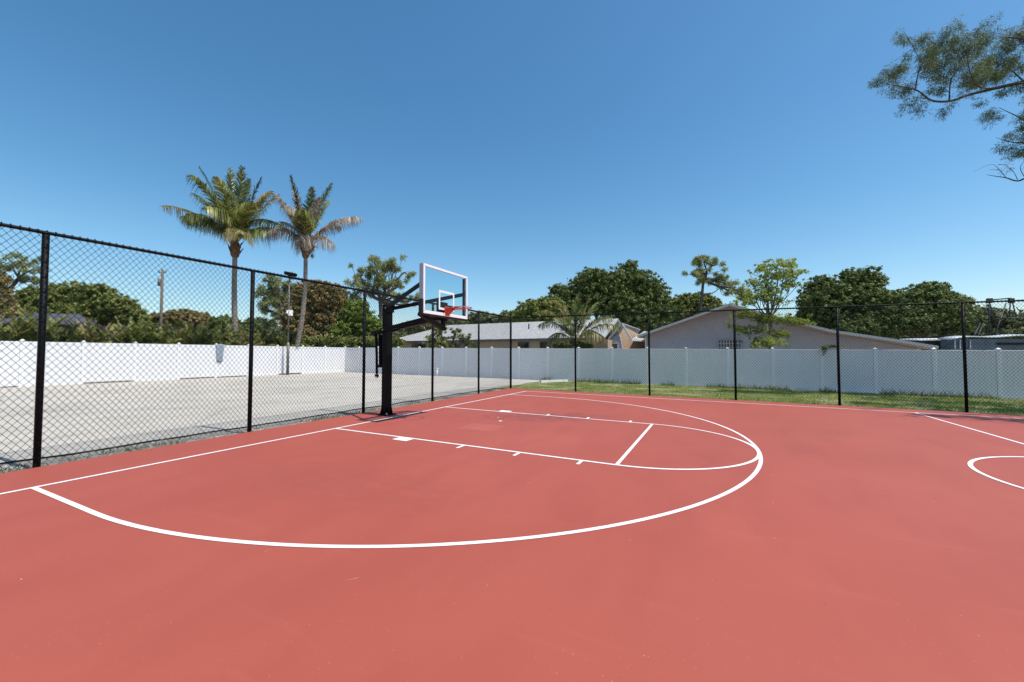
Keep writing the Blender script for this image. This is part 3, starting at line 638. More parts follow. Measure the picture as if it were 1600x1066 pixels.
# shed, boat shelter and its metal frame at right
def face_at(px0_, px1_, pyt, D, depth, name, m, root, z0=0):
    A, B_ = world(px0_, pyt, D), world(px1_, pyt, D); b = MB(); b.prism([(A[0], A[1], z0), (B_[0], B_[1], z0), (B_[0], B_[1], B_[2]), (A[0], A[1], A[2])], FW * depth); return b.build(name, M[m], root)
A = world(1470, 540, 31); h = empty('shed', (A[0], A[1], 0), 'dark brown wooden shed beyond the low end of the gable house', 'shed')
face_at(1440, 1490, 533, 30.4, 1.2, 'wall', 'brown_wood', h)
A, B_ = world(1436, 530.5, 30.2), world(1491, 529.5, 30.2); b = MB(); b.prism([A, B_, B_ + FW * 1.5 + np.array([0, 0, .1]), A + FW * 1.5 + np.array([0, 0, .1])], (0, 0, -.09)); b.build('roof', M['trim'], h)
A = world(1560, 540, 29); h = empty('boat_shelter', (A[0], A[1], 0), 'blue-grey covered trailer with a pale curved top at the right edge', 'trailer')
face_at(1488, 1680, 530, 29, .8, 'body', 'hull', h)
b = MB(); n_ = 14; V = []
for i in range(n_ + 1):
    px = 1486 + (1690 - 1486) * i / n_; py = 530 - 5.5 * math.sin(math.pi * min(1, (i + .5) / 6) / 2) - 1.5 * math.sin(i); V += [tuple(world(px, py, 28.8)), tuple(world(px, py - 1.5, 28.8) + FW * .9)]
b.add(V, [(2 * i, 2 * i + 2, 2 * i + 3, 2 * i + 1) for i in range(n_)], True); o = b.build('top_sheet', M['canopy'], h); md = o.modifiers.new('t', 'SOLIDIFY'); md.thickness = .08
b = MB(); A, B_ = world(1560, 537.5, 28.9), world(1690, 536.5, 28.9); b.beam(A, B_, .08, .14); b.build('rub_rail', M['black_steel'], h)
for px in (1492, 1500, 1508, 1516):
    b = MB(); b.beam(world(px, 531, 28.95), world(px, 545, 28.95), .06, .05); b.build('rib', M['canopy'], h)
A = world(1560, 530, 31); fr = empty('metal_frame', (A[0], A[1], 2), 'dark angular metal frame rising above the blue-grey trailer', 'frame')
def strut(pts, r, m='galv'):
    b = MB(); b.tube([world(*p) for p in pts], r, 7); b.build('strut', M[m], fr)
M['frame_metal'] = mat('dark_frame_metal', (.035, .038, .045), .5)
for pts, r in ((((1546, 469, 31), (1580, 466, 31)), .05), (((1546, 467, 31), (1545.5, 530, 31)), .045), (((1547, 475, 31), (1553, 500, 31.5)), .035), (((1579, 466, 31), (1577, 497, 31)), .04), (((1582, 472, 31), (1588, 497, 31)), .04),
               (((1572, 474, 31), (1552, 530, 30)), .04), (((1564, 497, 30.5), (1620, 497, 30.5)), .04), (((1588, 480, 31), (1605, 500, 32)), .03), (((1532, 505, 30.6), (1520, 529, 29.5)), .03), (((1537, 505, 30.6), (1527, 527, 29.5)), .03)):
    strut(pts, r, 'frame_metal')
for px in (1546, 1580):
    b = MB(); A = world(px, 470, 31); b.box(A, (.28, .28, .38), bev=.02); b.build('joint_box', M['frame_metal'], fr)

# ------------------------------------------------------------ foliage
def leaves(C, rad, n_per, size, flat=1.0, rg=rng, updroop=0):
    """C (k,3) clump centres, rad (k,) clump radii -> leaf-sized quads spread through every clump"""
    k = len(C); N = k * n_per; c = np.repeat(C, n_per, 0); r = np.repeat(rad, n_per)
    d = rg.normal(size=(N, 3)); d /= np.linalg.norm(d, axis=1)[:, None]
    rr = np.minimum(np.abs(rg.normal(size=N)) * .62 + .1, 1.6); p = c + d * (r * rr)[:, None] * np.array([1, 1, flat])
    nrm = d + rg.normal(size=(N, 3)) * .7 + np.array([0, 0, .5]); nrm /= np.linalg.norm(nrm, axis=1)[:, None]
    t = np.cross(nrm, rg.normal(size=(N, 3))); t /= np.linalg.norm(t, axis=1)[:, None]; t[:, 2] -= updroop; t /= np.linalg.norm(t, axis=1)[:, None]
    bt = np.cross(nrm, t); s = size * (.6 + .8 * rg.random(N)); a = s[:, None] * t; b_ = (s * .42)[:, None] * bt
    V = np.stack([p - a, p - b_ * .9, p + a, p + b_ * .9], 1).reshape(-1, 3)
    return V, np.arange(4 * N).reshape(-1, 4)
def needles(C, r, n_per, L, wdt, rg):
    N = len(C) * n_per; c = np.repeat(C, n_per, 0); rr = np.repeat(r, n_per); d = rg.normal(size=(N, 3)); d /= np.linalg.norm(d, axis=1)[:, None]
    p = c + d * (rr * rg.random(N) ** .5)[:, None]; t = d * .8 + rg.normal(size=(N, 3)) * .6 + np.array([0, 0, -.25]); t /= np.linalg.norm(t, axis=1)[:, None]
    s = np.cross(t, rg.normal(size=(N, 3))); s /= np.linalg.norm(s, axis=1)[:, None]; l = (L * (.5 + rg.random(N)))[:, None]
    V = np.stack([p - s * wdt, p + s * wdt, p + t * l + s * wdt * .6 + np.array([0, 0, -.12]) * l, p + t * l - s * wdt * .6 + np.array([0, 0, -.12]) * l], 1).reshape(-1, 3)
    return V, np.arange(4 * N).reshape(-1, 4)
def limb(b, p, q, r0, r1, rg, wob=.08, n=6, nsides=7):
    p, q = np.array(p, float), np.array(q, float); L = np.linalg.norm(q - p); pts = []
    o1, o2 = rg.normal(size=3) * wob * L, rg.normal(size=3) * wob * L * .5
    for i in range(n + 1):
        t = i / n; pts.append(p + (q - p) * t + o1 * math.sin(math.pi * t) + o2 * math.sin(2 * math.pi * t))
    b.tube(pts, [r0 + (r1 - r0) * i / n for i in range(n + 1)], nsides); return pts
def tree(name, label, D, lobes, base, leaf, bark='bark_dark', cl=.28, dens=1.0, leafsize=None, nper=26, seed=1, group=None, soft=False, kn=0, rc=.28, twigs=0, wood=True, trunk_r=.25, fork=None, hollow=.45, flat=.8, limb_r=.07, cat='tree', extra=()):
    """lobes: (px, py, rx px, ry px [, depth offset]) ; base: px of the trunk foot"""
    rg = np.random.default_rng(seed); m_ = mpp(D); foot = world(base, 560, D); foot[2] = gz(foot[0], foot[1]) - .1
    root = empty(name, tuple(foot), label, cat, group); wd = MB(); C = []; Rr = []
    L0 = [(np.array(world(l[0], l[1], D + (l[4] if len(l) > 4 else rg.uniform(-.25, .25) * l[2] * m_))), l[2] * m_, l[3] * m_) for l in lobes]
    lowest = min(c[2] - rz for c, rx, rz in L0); top = max(c[2] + rz for c, rx, rz in L0)
    cen = np.mean([c for c, _, _ in L0], 0)
    fk = np.array(world(fork[0], fork[1], D)) if fork else np.array([foot[0] * .5 + cen[0] * .5, foot[1] * .5 + cen[1] * .5, max(foot[2] + .3 * (top - foot[2]), lowest)])
    limb(wd, foot, fk, trunk_r, trunk_r * .7, rg, .03, nsides=10)
    for c, rx, rz in L0:
        lp_ = limb(wd, fk, c + np.array([0, 0, -.2 * rz]), trunk_r * .55, limb_r, rg, .1) if wood else None
        vol = rx * rz; k = max(4, int(dens * 14 * (rx * rx * 2 + rx * rz * 2) / (cl * m_ * 22) ** 2 / 3))
        if kn: k = max(3, int(kn * rx * rz / m_ ** 2 / 100))
        d = rg.normal(size=(k, 3)); d /= np.linalg.norm(d, axis=1)[:, None]
        rr = hollow + (1 - hollow) * rg.random(k) ** .6; rr *= rg.uniform(.75, 1.28, k)
        if soft: d = rg.normal(size=(k, 3)) * np.array([.52, .52, .5]); rr = np.ones(k)
        dep = d[:, 0:1] * RT * rx + d[:, 1:2] * FW * rx + d[:, 2:3] * np.array([0, 0, 1]) * rz
        cc = c + dep * rr[:, None]; C.append(cc); Rr.append(rc * rg.uniform(.6, 1.25, k) if kn else cl * m_ * 22 * rg.uniform(.35, .75, k))
        for j in range(0, k if wood else 0, max(1, k // (twigs or (14 if kn else 9)))): limb(wd, lp_[rg.integers(3, 6)], cc[j], limb_r * .7, .015, rg, .1, 4, 5)
    for (p, q, r0, r1) in extra: limb(wd, world(*p), world(*q), r0, r1, rg, .04)
    C = np.concatenate(C); Rr = np.concatenate(Rr); ls = (leafsize or m_ * 2.6) * .66
    V, F = needles(C, Rr, 130, m_ * 3.6, m_ * .34, rg) if leaf == 'leaf_pine' else leaves(C, Rr, int(nper * 1.9), ls, flat, rg); np_mesh('crown', V, F, M[leaf], root); wd.build('trunk', M[bark], root); return root

TG = 'trees beyond the fences'
tree('pine_tree', 'flat-topped pine at the far left edge of the view', 45, [(38, 405, 20, 6), (52, 420, 15, 6), (20, 415, 16, 7), (44, 436, 16, 5), (60, 440, 8, 4)], 22, 'leaf_pine', soft=True, kn=7.5, rc=.27, dens=0.58, cl=0.144, nper=14, seed=3, group=TG, trunk_r=.22, fork=(30, 434), limb_r=.05, hollow=.1)
tree('tree', 'shadowy brown-green tree cut by the left edge of the photo', 43, [(-8, 440, 18, 22), (-5, 480, 18, 30), (8, 468, 9, 14), (20, 495, 16, 16)], -2, 'leaf_brown', dens=1, cl=.25, seed=4, group=TG)
tree('broadleaf_tree', 'wide domed green tree behind the charcoal roof', 52, [(60, 470, 24, 20), (95, 462, 22, 16), (120, 465, 26, 20), (150, 468, 28, 22), (182, 482, 26, 18), (206, 495, 20, 14), (70, 495, 38, 14), (130, 495, 45, 18)], 120, 'leaf_mid', dens=1.5, cl=.28, nper=34, seed=5, group=TG, trunk_r=.4)
tree('domed_tree', 'low brownish dome of a tree right of the utility pole', 58, [(290, 500, 36, 13), (312, 508, 24, 14), (262, 508, 22, 12), (330, 518, 20, 12)], 298, 'leaf_brown', dens=1.5, cl=.2, nper=34, seed=6, group=TG)
tree('broadleaf_tree', 'small dark tree just behind the left palm trunk', 50, [(353, 505, 18, 10), (345, 520, 24, 14), (400, 508, 16, 10), (385, 520, 24, 12), (240, 520, 26, 14)], 352, 'leaf_dark', dens=1.3, cl=.22, seed=7, group=TG)
tree('pine_tree', 'layered grey-green pine behind the lamp post', 42, [(430, 436, 18, 9), (446, 448, 24, 12), (418, 456, 17, 9), (440, 470, 26, 13), (415, 482, 15, 8), (455, 492, 20, 12), (415, 505, 15, 8), (470, 460, 14, 12)], 452, 'leaf_pine', soft=True, kn=7.5, rc=.27, dens=0.58, cl=0.144, nper=18, seed=8, group=TG, trunk_r=.25, fork=(450, 500), hollow=.15)
tree('broadleaf_tree', 'tall rounded tree with rusty brown foliage behind the leaning palm', 40, [(490, 468, 30, 28), (515, 470, 26, 26), (478, 500, 32, 30), (520, 505, 34, 30), (500, 525, 42, 22), (535, 488, 18, 22)], 500, 'leaf_brown', dens=1.9, cl=.2, nper=34, seed=9, group=TG, trunk_r=.35, leafsize=.15)
tree('broadleaf_tree', 'fresh green tree between the rusty tree and the hoop pole', 36, [(556, 492, 18, 20), (572, 505, 20, 18), (550, 520, 26, 22), (580, 528, 20, 18), (565, 480, 10, 10)], 562, 'leaf_bright', dens=1.5, cl=.22, nper=30, seed=10, group=TG)
tree('pine_tree', 'tall open pine standing left of the backboard', 44, [(585, 408, 14, 9), (600, 415, 16, 10), (617, 413, 14, 10), (566, 424, 14, 9), (592, 430, 18, 10), (628, 440, 14, 8), (605, 446, 14, 8), (560, 442, 14, 8), (580, 452, 20, 10), (618, 462, 18, 7), (555, 462, 12, 7), (640, 470, 10, 6), (603, 474, 14, 7), (638, 430, 8, 5), (650, 462, 7, 5)], 594, 'leaf_pine', soft=True, kn=7.5, rc=.27, dens=0.38, cl=0.122, nper=16, seed=11, group=TG, trunk_r=.26, fork=(594, 470), hollow=.1, limb_r=.06, bark='bark')
tree('garden_tree', 'small loose yellow-green tree in front of the long house', 29, [(688, 515, 13, 10), (684, 530, 18, 12), (695, 540, 16, 8), (676, 540, 14, 8), (712, 520, 9, 7), (725, 530, 12, 8), (738, 540, 10, 6)], 690, 'leaf_mid', soft=True, kn=18, rc=.16, dens=.9, cl=.17, nper=26, seed=12, group=TG, trunk_r=.08, limb_r=.03)
tree('broadleaf_tree', 'low dark tree line seen past the backboard\'s right edge', 60, [(752, 498, 18, 10), (735, 505, 16, 10), (775, 503, 16, 9), (795, 497, 16, 9), (715, 508, 22, 10), (655, 512, 25, 10), (690, 510, 20, 8)], 765, 'leaf_olive', dens=1.3, cl=.2, seed=13, group=TG)
tree('broadleaf_tree', 'mid-green tree left of the large oak', 52, [(835, 485, 24, 16), (860, 480, 22, 16), (812, 495, 18, 10), (850, 500, 34, 14), (800, 500, 14, 8)], 840, 'leaf_mid', dens=1.5, cl=.24, nper=30, seed=14, group=TG)
tree('oak_tree', 'largest dark green oak rising behind the long house', 58, [(880, 460, 20, 16), (905, 452, 22, 18), (925, 437, 24, 17), (952, 440, 26, 19), (982, 435, 26, 20), (1008, 445, 24, 20), (1028, 460, 18, 18), (958, 470, 40, 26), (1000, 480, 40, 26), (900, 480, 36, 20), (1036, 490, 22, 20), (985, 505, 50, 18), (868, 452, 9, 7), (985, 415, 11, 7)], 968, 'leaf_dark', dens=.85, cl=.26, nper=30, seed=15, group=TG, trunk_r=.6, hollow=.35, leafsize=.22)
tree('pine_tree', 'tall slender pine behind the peak of the gable house', 56, [(1090, 412, 12, 8), (1104, 406, 14, 6), (1122, 410, 13, 6), (1084, 424, 13, 6), (1100, 426, 16, 8), (1096, 438, 14, 6), (1125, 436, 15, 8), (1140, 442, 14, 8), (1150, 456, 16, 9), (1163, 464, 16, 10)], 1096, 'leaf_pine', soft=True, kn=7.5, rc=.27, dens=0.44, cl=0.115, nper=16, seed=16, group=TG, trunk_r=.24, fork=(1099, 436), hollow=.1, limb_r=.06, extra=(((1097, 462, 56), (1122, 452, 56), .09, .05), ((1095, 488, 56), (1125, 468, 56), .1, .06)))
tree('broadleaf_tree', 'domed green tree just left of the gable house peak', 62, [(1065, 478, 24, 15), (1088, 474, 26, 14), (1110, 480, 20, 12), (1055, 492, 30, 14), (1095, 492, 34, 14), (1140, 492, 20, 14)], 1080, 'leaf_mid', dens=1.5, cl=.24, nper=30, seed=17, group=TG)
tree('young_tree', 'young bright yellow-green tree in front of the gable house wall', 21.2, [(1195, 418, 16, 8), (1225, 414, 18, 8), (1240, 428, 16, 7), (1210, 432, 22, 9), (1178, 442, 14, 6), (1200, 450, 18, 8), (1235, 444, 16, 7), (1188, 462, 24, 8), (1168, 470, 16, 6), (1215, 470, 14, 6), (1160, 492, 18, 6), (1195, 498, 22, 8), (1232, 500, 22, 7), (1178, 516, 22, 7), (1222, 522, 18, 7), (1195, 536, 26, 8), (1255, 505, 14, 5), (1150, 510, 12, 5)], 1202, 'leaf_lime', soft=True, kn=42, rc=.13, twigs=4, dens=.95, cl=.11, nper=14, seed=18, group=TG, trunk_r=.075, fork=(1203, 500), hollow=.1, limb_r=.014, leafsize=.075, bark='bark', extra=(((1203, 500, 21.2), (1212, 415, 21.2), .06, .015), ((1240, 465, 21.2), (1248, 490, 21.2), .01, .006)))
tree('broadleaf_tree', 'tall dark double-crowned tree above the gable house\'s right slope', 52, [(1345, 445, 28, 24), (1358, 440, 18, 18), (1290, 455, 30, 22), (1275, 475, 26, 18), (1320, 475, 46, 26), (1355, 480, 34, 24), (1300, 500, 52, 20), (1370, 505, 40, 20), (1326, 432, 12, 9)], 1315, 'leaf_dark', dens=.95, cl=.25, nper=30, seed=19, group=TG, trunk_r=.5, hollow=.35)
tree('broadleaf_tree', 'dark bushy tree between the double-crowned tree and the metal frame', 47, [(1452, 458, 26, 16), (1448, 450, 12, 9), (1480, 472, 22, 12), (1415, 468, 24, 14), (1390, 475, 26, 18), (1450, 485, 44, 24), (1400, 500, 46, 24), (1480, 500, 34, 24), (1385, 462, 12, 8), (1508, 470, 9, 4), (1350, 515, 40, 14)], 1440, 'leaf_dark', dens=.95, cl=.24, nper=30, seed=20, group=TG, trunk_r=.4, hollow=.35)
tree('broadleaf_tree', 'olive-brown tree behind the metal frame at the right edge', 60, [(1535, 495, 28, 14), (1560, 505, 24, 12), (1510, 510, 20, 16), (1600, 508, 30, 16), (1640, 500, 30, 20), (1530, 520, 40, 10)], 1540, 'leaf_olive', dens=1.2, cl=.24, nper=30, seed=21, group=TG)

tree('distant_woods', 'low hazy belt of woodland closing the view beyond all the houses', 82, [(x, 528 + 4 * math.sin(x * .031) + 3 * math.sin(x * .011), 40, 15) for x in range(-60, 1700, 44)], 800, 'leaf_olive', dens=1.1, cl=.24, nper=22, seed=77, trunk_r=.05, limb_r=.03, fork=(800, 550), cat='woods', wood=False)['kind'] = 'stuff'
# big casuarina whose limbs reach in from the right
ct = np.array([20.5, 10.2]); rg = np.random.default_rng(31)
root = empty('casuarina_tree', (ct[0], ct[1], gz(*ct)), 'feathery overhanging tree whose boughs enter from the upper right', 'tree')
wd = MB(); DD = 15.0; hub = np.array([ct[0], ct[1], 7.6])
limb(wd, (ct[0], ct[1], gz(*ct) - .2), hub, .34, .22, rg, .02, nsides=12)
limb(wd, hub, (ct[0] + .5, ct[1] + 1, 13), .2, .05, rg, .05)
def path(pts, r0, r1, ns=6):
    P_ = [Vector(world(*p)) if len(p) == 3 and p[0] > 100 else Vector(p) for p in pts]; Q = []
    for i in range(len(P_) - 1):
        p0, p1, p2, p3 = P_[max(i - 1, 0)], P_[i], P_[i + 1], P_[min(i + 2, len(P_) - 1)]
        for j in range(4):
            t = j / 4; Q.append(.5 * ((2 * p1) + (p2 - p0) * t + (2 * p0 - 5 * p1 + 4 * p2 - p3) * t * t + (3 * p1 - p0 - 3 * p2 + p3) * t ** 3))
    Q.append(P_[-1]); n = len(Q); wd.tube(Q, [r0 + (r1 - r0) * i / (n - 1) for i in range(n)], ns); return Q
tips = []
path([tuple(hub), (1690, 110, DD + .5), (1620, 124, DD), (1560, 137, DD), (1515, 148, DD), (1485, 158, DD), (1455, 157, DD), (1432, 141, DD), (1400, 134, DD), (1375, 130, DD)], .085, .006)
path([(1455, 157, DD), (1440, 153, DD), (1412, 155, DD), (1376, 152, DD)], .012, .003, 4)
path([(1412, 155, DD), (1411, 140, DD)], .006, .002, 4)
path([(1430, 141, DD), (1436, 110, DD), (1450, 85, DD - .3), (1465, 70, DD - .4)], .025, .006)
path([(1440, 100, DD), (1425, 70, DD), (1412, 48, DD)], .014, .004)
path([(1483, 158, DD), (1486, 125, DD), (1500, 95, DD + .3), (1478, 60, DD + .4)], .025, .006)
path([(1560, 137, DD), (1530, 136, DD - .4), (1515, 110, DD - .6), (1510, 70, DD - .8)], .03, .006)
path([(1600, 128, DD), (1580, 110, DD + .5), (1560, 100, DD + .5), (1530, 85, DD + .5)], .03, .006)
path([tuple(hub + np.array([0, 0, .8])), (1660, 90, DD - .5), (1600, 62, DD - .5), (1560, 58, DD - .5)], .08, .01)
path([tuple(hub), (1680, 190, DD), (1610, 190, DD), (1590, 182, DD), (1560, 168, DD)], .06, .006)
path([tuple(hub), (1680, 240, DD), (1610, 225, DD), (1580, 222, DD), (1556, 215, DD)], .05, .005)
path([tuple(hub - np.array([0, 0, .6])), (1680, 285, DD), (1612, 278, DD), (1590, 283, DD), (1572, 278, DD), (1552, 275, DD), (1541, 273, DD)], .05, .004)
for pts in (((1572, 278, DD), (1562, 266, DD), (1549, 257, DD), (1522, 268, DD)), ((1590, 281, DD), (1583, 268, DD), (1572, 262, DD)), ((1600, 276, DD), (1594, 262, DD), (1600, 250, DD), (1585, 245, DD)), ((1562, 266, DD), (1545, 265, DD)), ((1583, 268, DD), (1570, 256, DD)), ((1560, 257, DD), (1575, 258, DD))): path(pts, .012, .003, 4)
lob = [(1412, 50, 7, 6), (1420, 60, 8, 6), (1436, 70, 13, 8), (1462, 78, 14, 12), (1480, 50, 12, 10), (1475, 62, 16, 12), (1500, 60, 16, 10), (1520, 66, 16, 13), (1530, 85, 20, 12), (1495, 88, 22, 14), (1465, 100, 22, 12), (1428, 92, 18, 9), (1410, 105, 16, 8), (1445, 112, 20, 10),
       (1384, 118, 12, 6), (1405, 126, 12, 5), (1435, 128, 16, 8), (1480, 118, 20, 10), (1510, 122, 20, 10), (1470, 138, 16, 7), (1500, 138, 14, 6), (1428, 163, 14, 7), (1440, 172, 8, 4), (1475, 170, 8, 4), (1488, 168, 10, 4), (1550, 115, 20, 14), (1580, 105, 22, 16), (1550, 90, 18, 12), (1575, 70, 20, 12), (1600, 60, 20, 16), (1560, 65, 12, 8),
       (1595, 85, 18, 12), (1600, 130, 14, 8), (1575, 140, 12, 6), (1560, 168, 9, 7), (1570, 178, 10, 5), (1590, 188, 13, 5), (1605, 195, 12, 6), (1565, 218, 9, 4), (1585, 224, 14, 5), (1600, 235, 12, 6), (1620, 200, 20, 40), (1640, 100, 40, 50), (1535, 160, 5, 4)]
TV = []; cl_c = []; cl_r = []
for (px, py, rx, ry) in lob:
    k = max(3, int(rx * ry / 9)); c = np.array(world(px, py, DD)) + FW * rg.uniform(-.5, .5)
    for j in range(k):
        d = rg.normal(size=3) * .5
        cl_c.append(c + (RT * d[0] * rx + np.array([0, 0, 1]) * d[2] * ry + FW * d[1] * rx) * mpp(DD)); cl_r.append(rg.uniform(.10, .22))
SC = []; SR = []
for j in range(420):                                      # the crown beyond the frame that throws the shade
    c = hub + np.array([rg.normal() * 2.4 + .6, rg.normal() * 2.2, rg.normal() * 1.2 + 2.2])
    if ((c - CAM) @ RT) / max((c - CAM) @ FW, .1) > 1.34: SC.append(c); SR.append(rg.uniform(.25, .5))
for (ax, ay, bx, by, z, wd_y, k) in ((16.3, 7.25, 24, 6.6, 9.0, .16, 150), (14.2, 12.2, 20, 12.0, 9.5, .3, 150), (15.8, 10.2, 22, 10.4, 9.2, .3, 170), (13.0, 13.8, 20, 13.6, 10.0, .3, 120), (17, 8.8, 24, 9, 8.6, .3, 100)):
    A_ = np.array([ax, ay, z]); B_ = np.array([bx, by, z - .5]); T_ = next(t for t in np.linspace(0, 1, 21) if ((A_ + (B_ - A_) * t - CAM) @ RT) / max((A_ + (B_ - A_) * t - CAM) @ FW, .1) > 1.36); S_ = A_ + (B_ - A_) * T_; wd.tube([tuple(hub), tuple(B_ * .5 + hub * .5), tuple(S_ * .6 + B_ * .4), tuple(S_)], [.07, .05, .03, .01], 6)
    for j in range(k):
        t = rg.random(); c = A_ + (B_ - A_) * t + np.array([0, rg.normal() * wd_y, rg.normal() * .25])
        if ((c - CAM) @ RT) / max((c - CAM) @ FW, .1) > 1.31: SC.append(c); SR.append(rg.uniform(.18, .38))
cl_c = np.array(cl_c); cl_r = np.array(cl_r)
V, F = needles(cl_c, cl_r, 62, .085, .0065, rg); V2, F2 = leaves(np.array(SC), np.array(SR), 26, .07, .8, rg); F = np.concatenate([F, F2 + len(V)]); V = np.concatenate([V, V2])
np_mesh('crown', V, F, M['leaf_casuarina'], root); wd.build('trunk', M['bark_dark'], root)

# ------------------------------------------------------------ palms
def frond(p0, tip, ctrl, L_leaf, n, rg, droop=.6, wdt=.035, rach=.03, start=.12, tatter=.15):
    p0, tip, ctrl = (np.array(v, float) for v in (p0, tip, ctrl)); V = []; F = []
    B = lambda t: (1 - t) ** 2 * p0 + 2 * t * (1 - t) * ctrl + t * t * tip
    dB = lambda t: 2 * (1 - t) * (ctrl - p0) + 2 * t * (tip - ctrl)
    def strip(pts, w0, w1, side):
        k = len(pts); b0 = len(V)
        for i, p in enumerate(pts):
            ww = w0 + (w1 - w0) * i / (k - 1); V.append(p - side * ww); V.append(p + side * ww)
        for i in range(k - 1): F.append((b0 + 2 * i, b0 + 2 * i + 1, b0 + 2 * i + 3, b0 + 2 * i + 2))
    rp = [B(t) for t in np.linspace(0, 1, 12)]; up = np.array([0, 0, 1.])
    for ax in (0, 1):                                     # crossed rachis strips
        t0 = tip - p0; s = np.cross(t0, up); s /= np.linalg.norm(s) + 1e-9
        if ax: s = np.cross(s, t0); s /= np.linalg.norm(s)
        strip(rp, rach, rach * .25, s)
    for i in range(n):
        t = start + (1 - start) * (i + .5) / n; c = B(t); d = dB(t); d /= np.linalg.norm(d)
        s = np.cross(d, up); s /= np.linalg.norm(s) + 1e-9; nn = np.cross(s, d)
        Lf = L_leaf * math.sin(math.pi * min(1, .18 + .82 * (t ** .8)) * .93) * rg.uniform(.8, 1.1) + .05
        for sg in (-1, 1):
            if rg.random() < tatter * t: continue
            vv = max(0, d[2]); dirv = s * sg * (.85 - .2 * vv) + d * (.4 + .25 * t + .35 * vv) + nn * .12 + rg.normal(size=3) * .1; dirv /= np.linalg.norm(dirv)
            dp = droop * (1 - .5 * vv); pts = [c, c + dirv * Lf * .5 - up * Lf * .5 * dp * .45, c + dirv * Lf * (.85 - .2 * dp) - up * Lf * dp * 1.0]
            sd = np.cross(dirv, nn + rg.normal(size=3) * .25); sd /= np.linalg.norm(sd) + 1e-9
            strip(pts, wdt, wdt * .15, sd)
    return V, F
def tall_palm(label, D, foot_px, head_px, tips, name='coconut_palm', r=.17, sag=0, seed=1, Lf=1.45, n=88, boots=True, curve=0, zf=None):
    rg = np.random.default_rng(seed); foot = np.array(world(foot_px, 560, D)); foot[2] = gz(foot[0], foot[1]) - .1; head = np.array(world(*head_px, D))
    root = empty(name, tuple(foot), label, 'palm tree', 'coconut palms behind the fences')
    b = MB(); pts = []; rr = []; n_ = 26
    for i in range(n_ + 1):
        t = i / n_; p = foot + (head - foot) * t + RT * curve * math.sin(math.pi * t); pts.append(p); rr.append(r * (1.15 - .35 * t + .35 * max(0, .08 - t) / .08) * (1 + .05 * (i % 2)))
    b.tube(pts, rr, 12); tr = b.build('trunk', M['palm_bark'], root)
    if boots:
        b = MB(); b.tube([head + np.array([0, 0, z]) for z in (-.75, -.6, -.3, 0, .25, .5)], [r * .8, r * 1.45, r * 1.7, r * 1.75, r * 1.4, r * .5], 11)
        for k in range(16):
            a = k * 2.4; p = head + np.array([math.cos(a) * r * 1.4, math.sin(a) * r * 1.4, -.6 + k * .06]); b.tube([p, p + np.array([math.cos(a) * .22, math.sin(a) * .22, .38])], [.06, .02], 5)
        b.build('crownshaft', M['palm_fibre'], root)
    for (tx, ty, up_, dep, mt, dr) in tips:
        tip = np.array(world(tx, ty, D)) + FW * dep; p0 = head + np.array([0, 0, .25]) + (tip - head) * .04
        mid = (p0 + tip) / 2; L = np.linalg.norm(tip - p0); ctrl = p0 * .45 + tip * .55 + np.array([0, 0, up_ * L])
        V, F = frond(p0, tip, ctrl, Lf * (.8 if mt == 'frond_dry' else 1), n, rg, min(1.1, dr + .2), wdt=.024 if mt == 'frond_dry' else .032); np_mesh('frond', V, F, M[mt], root)
    return root
G1, G2, Y, X = 'frond_green', 'frond_dark', 'frond_yellow', 'frond_dry'
tall_palm('taller green-crowned palm with straight trunk, left of the pair', 27, 373, (367.5, 386),
  [(243, 318, .22, .5, Y, .75), (280, 291, .18, 1.2, G1, .75), (262, 330, .25, 1.6, G1, .8), (330, 273, .12, -1, G2, .5), (350, 258, .04, .6, G2, .4), (362, 262, .1, 1.8, G2, .5), (385, 266, .04, -.4, G2, .4), (400, 272, .05, .6, G2, .45), (415, 290, .12, 1.5, G1, .6),
   (345, 300, .3, -2.6, G1, .8), (385, 305, .3, -2.8, G1, .8), (428, 302, .2, -.3, Y, .7), (418, 330, .3, -1.6, G1, .8), (425, 368, .42, -.5, G1, .8), (404, 377, .5, -1.8, Y, .8), (330, 350, .4, -2, G2, .8), (318, 322, .32, 1.5, G2, .8), (300, 345, .35, -.8, G1, .85), (372, 350, .5, -3, G1, .85), (400, 345, .4, 2.2, G2, .8), (340, 335, .4, 2.4, G2, .8), (322, 300, .2, .4, G2, .6)], seed=41, sag=0, curve=-.15)
tall_palm('leaning palm with ragged brown crown, right of the pair', 28.3, 454, (477.5, 388),
  [(418, 296, .25, .4, X, .8), (447, 287, .15, 1, X, .6), (464, 283, .12, -.8, G2, .7), (478, 285, .05, .9, G2, .5), (516, 286, .14, .2, G1, .5), (500, 300, .1, 1.5, G1, .6), (562, 338, .3, .3, X, .85), (548, 332, .3, 1.4, X, .8), (526, 386, .6, -.3, X, .9), (405, 352, .35, -1, G1, .85), (425, 340, .3, 1, X, .85), (440, 372, .5, -1.6, X, .9),
   (472, 340, .4, -2.4, X, .9), (498, 345, .4, -2.2, G1, .85), (450, 320, .25, -1.6, X, .75), (520, 345, .35, 1.2, X, .8), (485, 385, .7, -1.5, X, .9), (458, 378, .5, 1.5, X, .9), (510, 318, .2, -1, X, .7)], seed=42, curve=.35, r=.15)
